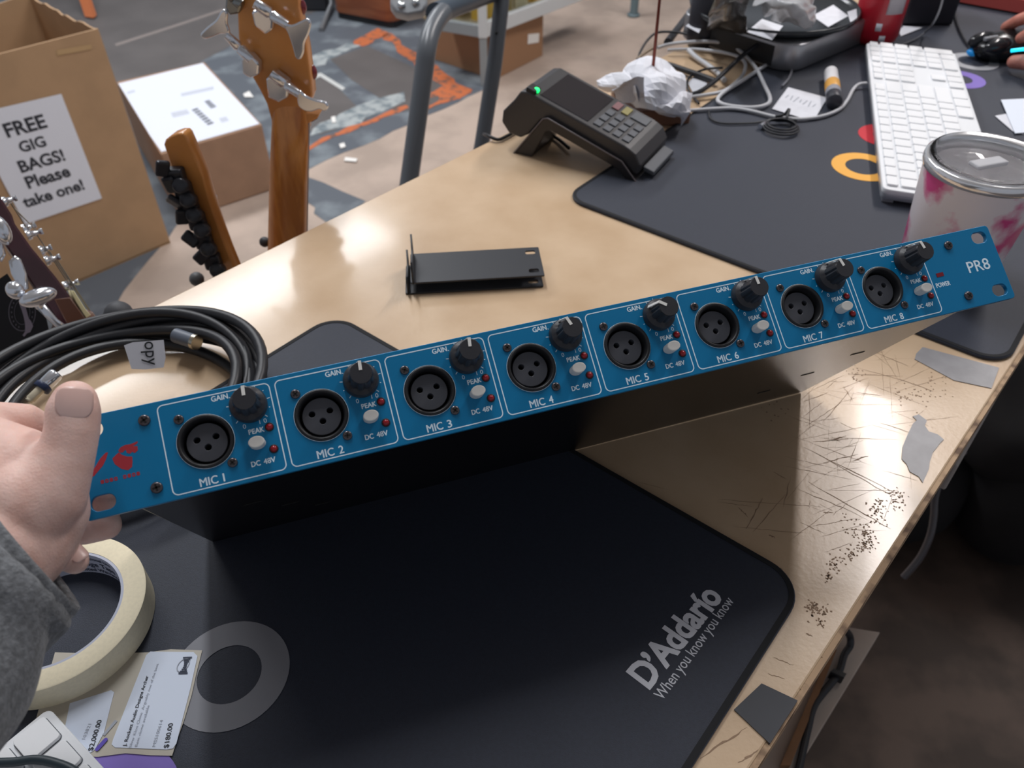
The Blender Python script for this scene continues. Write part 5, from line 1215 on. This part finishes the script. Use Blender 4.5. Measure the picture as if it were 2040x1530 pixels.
# ================================================================== tubular stand beyond the counter
tubem = mat('grey_painted_tube', '5d6268', 0.32, spec=0.6); tubed = mat('blue_grey_tube', '3c4854', 0.35)
st = empty('tubular_stand', 'grey tubular metal stand with bent top tube and pale plastic clamp, behind the counter', 'stand', at_depth((815, 365), 1.22))
def dpt(u, d): return at_depth(u, d)
pA = [dpt((806, 420), 1.245), dpt((815, 362), 1.235), dpt((833, 230), 1.205), dpt((845, 140), 1.185), dpt((850, 100), 1.178), dpt((858, 66), 1.185), dpt((872, 38), 1.20), dpt((884, 24), 1.215)]
ext = (pA[0] - pA[2]).normalized(); s_ = (0.02 - pA[0].z) / ext.z; pF = pA[0] + ext * s_
m = MB(); m.tube([pF] + smooth_path(pA, 6), 0.0142, 18); m.build('bent_leg', tubem, st)
pB = [dpt((952, 330), 1.50), dpt((960, 288), 1.49), dpt((985, 130), 1.455), dpt((1000, 0), 1.43), dpt((1010, -80), 1.41)]
ext = (pB[0] - pB[2]).normalized(); s_ = (0.02 - pB[0].z) / ext.z; pB.insert(0, pB[0] + ext * s_)
m = MB(); m.tube(pB, 0.0142, 18); m.build('straight_leg', mat('dark_grey_tube', '4d5157', 0.35, spec=0.6), st)
m = MB(); m.tube([dpt((868, 28), 1.215), dpt((905, 12), 1.29), dpt((985, -18), 1.42)], 0.0165, 18); m.build('cross_tube', tubed, st)
clp = Plane((815, 10), 1.24, (0.1, -0.8, 0.6)); pale = mat('pale_grey_plastic', 'a6aaae', 0.45)
cl = put('clamp', clp.plate([(778, -20), (850, -30), (852, 8), (842, 24), (812, 30), (788, 24), (777, 8)], 0.03, 0.0, 0.004), pale, st)
for u in ((800, 10), (828, 4)):
    m = MB(); m.lathe([(0, 0), (0.006, 0), (0.006, 0.002), (0, 0.003)], 14, basis(clp.P(u, 0.0005), clp.x, clp.y, clp.n)); m.build('clamp_bolt', mat('bright_bolt', 'd0d4d6', 0.2, 0.9), cl)
m = MB(); m.lathe([(0, 0), (0.0028, 0), (0.0028, 0.002), (0, 0.002)], 10, frame(dpt((989, 66), 1.428), V((1, 0, 0)), V((0, -0.7, 0.7)))); m.build('tube_hole', blk_pit, st)
m = MB(); m.tube([dpt((u, v), 1.21) for u, v in ((848, 84), (858, 92), (859, 106), (852, 122))], 0.004, 8); m.build('silver_catch', chrome, st)

# ================================================================== things far across the floor
# amber amplifier cabinet
cA, cB = at_floor((664, 36)), at_floor((786, 60)); fx_ = (cB - cA).normalized(); fy_ = V((-fx_.y, fx_.x, 0)); CWD = (cB - cA).length
cab = empty('amplifier_cabinet', 'orange brown wooden cabinet with rounded corner, cut by the frame top', 'cabinet', cA)
def cabm(me): me.transform(basis(V((cA.x, cA.y, 0)), fx_, fy_, V((0, 0, 1)))); return me
me = flat_curve([rrect(0.01, 0.01, CWD - 0.01, 0.31, 0.03)], 0.03); put('plinth', cabm(me), blk_plastic, cab)
me = flat_curve([rrect(0, 0, CWD, 0.32, 0.05, 10)], 0.45, 0.004); me.transform(Mx.Translation((0, 0, 0.03))); put('cabinet_body', cabm(me), mat('orange_brown_wood', '9c5f3f', 0.4, col2='8a5035', vscale=6, stretch=(1, 1, 8)), cab)
k0 = at_floor((622, 26)); m = MB(); m.box(V((k0.x, k0.y + 0.12, 0.12)), (0.15, 0.2, 0.24)); o = m.build('equipment_case', mat('black_case_vinyl', '26282d', 0.5)); add_bevel(o, 0.012, 3); tag(o, 'black case standing on the floor beside the orange brown cabinet', 'case')
a = at_floor((640, 64)); b = at_floor((662, 20)); m = MB(); m.tube([V((a.x, a.y, 0.008)), V((b.x, b.y, 0.03)), V((b.x, b.y, 0.4))], 0.012, 10); tag(m.build('stand_foot', mat('worn_grey_metal', '777a7e', 0.4, 0.3)), 'grey metal stand foot in front of the amber cabinet', 'stand')
# display case on legs, with a carton below
SF = at_floor((965, 170)); rzv = above((960, 74), SF).z
dc_ = empty('display_case', 'white framed glass display case holding yellow packets, raised over a carton', 'display case', SF)
whf = mat('white_frame', 'c6cacc', 0.4); gyf = mat('grey_frame', '8d9396', 0.4)
R1 = at_z((1153, 0), rzv - DESK); L1 = at_z((868, 58), rzv - DESK); S0 = V((SF.x, SF.y, rzv))
def beam(a, b, w, h, name, m_, up=V((0, 0, 1))):
    d = (b - a); mw = frame(a.lerp(b, .5), d, up); mb = MB(); mb.box((0, 0, h / 2), (d.length, w, h), mw); return mb.build(name, m_, dc_, bevel=0.003)
beam(S0, S0 + (R1 - S0) * 1.25, 0.03, 0.055, 'front_rail', whf); beam(S0, S0 + (L1 - S0) * 1.0, 0.03, 0.045, 'side_rail', gyf)
m = MB(); m.box(V((SF.x, SF.y, rzv + 0.35)), (0.035, 0.035, 0.7)); m.build('corner_post', whf, dc_, bevel=0.003)
m = MB(); m.box(V((SF.x, SF.y, rzv / 2)), (0.03, 0.03, rzv)); m.build('corner_leg', gyf, dc_, bevel=0.003)
fr = (R1 - S0).normalized(); fl_ = (L1 - S0).normalized(); Sc = S0 + V((0, 0, 0.05)); RL = (R1 - S0).length * 1.25
m = MB(); m.prism([Sc, Sc + fr * RL, Sc + fr * RL + V((0, 0, .5)), Sc + V((0, 0, .5))], (fl_ * 0.004)); m.build('glass_pane', mat('case_glass', 'eef3f0', 0.03, trans=1.0, ior=1.1), dc_)
m = MB(); m.prism([Sc, Sc + fl_ * 0.27, Sc + fl_ * 0.27 + V((0, 0, .5)), Sc + V((0, 0, .5))], (fr * 0.004)); m.build('glass_pane', MATS['case_glass'], dc_)
m = MB(); m.prism([S0 + V((0, 0, .03)), S0 + fr * RL + V((0, 0, .03)), S0 + fr * RL + fl_ * 0.27 + V((0, 0, .03)), S0 + fl_ * 0.27 + V((0, 0, .03))], (0, 0, 0.01)); m.build('case_floor', mat('case_floor_board', '94846a', 0.6), dc_)
yel = [mat('yellow_packet', 'd9b04a', 0.4), mat('olive_packet', 'a08b4c', 0.5), mat('pale_packet', 'd6cdb0', 0.5)]
rn = random.Random(3); n_ = 0
for i in range(7):
    for j in range(2):
        c = S0 + fr * (0.09 + 0.105 * i) + fl_ * (0.07 + 0.11 * j) + V((0, 0, 0.04 + 0.07)); hh = 0.06 + 0.02 * rn.random()
        c.z = S0.z + 0.041 + hh; mw = frame(c, fr, V((0, 0, 1))); mb = MB(); mb.box((0, 0, 0), (0.075, 0.05, hh * 2), mw)
        o = mb.build('packet', yel[(i + j) % 3]); tag(o, 'yellow or pale string packet standing inside the glass display case', 'packet', 'packets in the display case')
c0, c1, c2 = at_floor((862, 118)), at_floor((985, 160)), at_floor((1081, 111))
ctn = empty('carton', 'low brown carton with a white sticker under the display case', 'box', c1); hgt = rzv - 0.012
m = MB(); m.prism([c0, c1, c2, c0 + (c2 - c1)], (0, 0, hgt)); m.build('carton_body', mat('mid_brown_cardboard', '9c7658', 0.8), ctn, bevel=0.003)
cn_ = (c2 - c1).normalized(); cnn = V((cn_.y, -cn_.x, 0)); m = MB(); m.prism([at_plane(u, c1 + cnn * 0.001, cnn) for u in ((1052, 68), (1074, 66), (1073, 84), (1051, 88))], cnn * 0.001); m.build('white_sticker', scrap, ctn)
cl_ = at_floor((1262, 32)); m = MB(); m.tube([V((cl_.x, cl_.y, 0.01)), V((cl_.x, cl_.y, 0.5))], 0.020, 12); m.lathe([(0, 0), (0.03, 0), (0.03, 0.012), (0, 0.014)], 14, Mx.Translation(V((cl_.x, cl_.y, 0)))); tag(m.build('metal_upright', mat('teal_grey_metal', '62747a', 0.4)), 'blue grey metal leg standing on the pale floor at the frame top', 'rack')
# plank and tub behind the open box
pk = at_floor((188, 40)); d_ = at_floor((175, 0)); m = MB(); m.prism([V((pk.x, pk.y, 0.01)), V((pk.x - .05, pk.y + .02, 0.01)), V((d_.x - .05, d_.y + .02, .25)), V((d_.x, d_.y, .25))], (0.0, 0.04, 0)); tag(m.build('wooden_plank', mat('orange_plank', 'b5683f', 0.5)), 'orange brown wooden plank rising behind the open cardboard box', 'plank')
tb = at_floor((135, 20)); m = MB(); m.lathe([(0, 0), (0.11, 0), (0.13, 0.25), (0.125, 0.25), (0.108, 0.01), (0, 0.01)], 24, Mx.Translation(V((tb.x - 0.3, tb.y + 0.3, 0)))); tag(m.build('blue_tub', mat('blue_plastic', '44637c', 0.4)), 'blue plastic tub far behind the open cardboard box', 'tub')

# ================================================================== on the clerk's side, under the counter edge
bagp = at_floor((1985, 1150)); bag_m = mat('black_bag_cloth', '100e11', 0.8, var=0.2, vscale=40)
bg = empty('bag', 'big black soft bag standing on the floor beside the counter', 'bag', bagp)
def lump(c, r, seed, nm, parent, n=30, m_=16):
    rn_ = random.Random(seed); p1, p2 = rn_.uniform(0, 6), rn_.uniform(0, 6); mb = MB(); mb.ball((0, 0, 0), 1.0, n, m_); vs = []
    for v in mb.v:
        q = V((math.copysign(abs(v.x) ** 0.75, v.x), math.copysign(abs(v.y) ** 0.75, v.y), math.copysign(abs(v.z) ** 0.7, v.z)))
        k = 1 + 0.05 * math.sin(4 * v.x + p1) * math.cos(3 * v.z + p2) + 0.04 * math.sin(6 * v.y + 2 * v.z + p2); vs.append(V((q.x * r[0] * k, q.y * r[1] * k, q.z * r[2] * k)) + c)
    mb.v = vs; return mb.build(nm, bag_m, parent)
lump(V((bagp.x + 0.075, bagp.y + 0.17, 0.17)), (0.165, 0.21, 0.17), 2, 'bag_body', bg)
lump(V((bagp.x + 0.02, bagp.y + 0.13, 0.28)), (0.14, 0.14, 0.09), 5, 'top_flap', bg)
lump(V((bagp.x - 0.20, bagp.y + 0.20, 0.12)), (0.16, 0.17, 0.12), 9, 'shade_fill_lump', bg)  # added black lump, stands in for the dark shade under the counter
arm = [at_z(u, z) for u, z in (((1800, 1150), -0.50), ((1832, 1112), -0.47), ((1852, 1070), -0.44), ((1860, 1030), -0.42), ((1864, 985), -0.40), ((1885, 930), -0.38), ((1920, 900), -0.38))]
mb = MB(); mb.tube(smooth_path(arm, 6), 0.0045, 12); mb.build('carry_handle', mat('satin_black_handle', '4a474b', 0.3, spec=0.6), bg)
# lead running along the lower shelf
mb = MB(); mb.tube(smooth_path([at_z(u, shz + z) for u, z in (((1664, 1240), 0.060), ((1690, 1262), 0.022), ((1694, 1284), 0.010), ((1682, 1305), 0.007), ((1668, 1345), 0.006), ((1625, 1400), 0.006), ((1610, 1450), 0.006), ((1592, 1530), 0.006), ((1575, 1590), 0.006))], 6), 0.0035, 10)
tag(mb.build('cable', bc), 'black lead clipped along the grey shelf under the counter', 'cable')
mb = MB(); mb.prism([at_z(u, shz + 0.001) for u in ((1648, 1350), (1655, 1344), (1680, 1354), (1675, 1362))], (0, 0, 0.012)); tag(mb.build('cable_clip', blk_plastic), 'small black clip holding the lead on the grey shelf', 'clip')
bx_ = at_floor((2010, 830)); mb = MB(); mb.box(V((bx_.x + 0.17, bx_.y + 0.05, 0.08)), (0.24, 0.24, 0.16), None); o = mb.build('storage_box', mat('brown_storage_box', '7c5f4a', 0.8)); 
o.location.z = 0.0805; add_bevel(o, 0.003); tag(o, 'brown box standing on the floor beyond the grey rail', 'box')
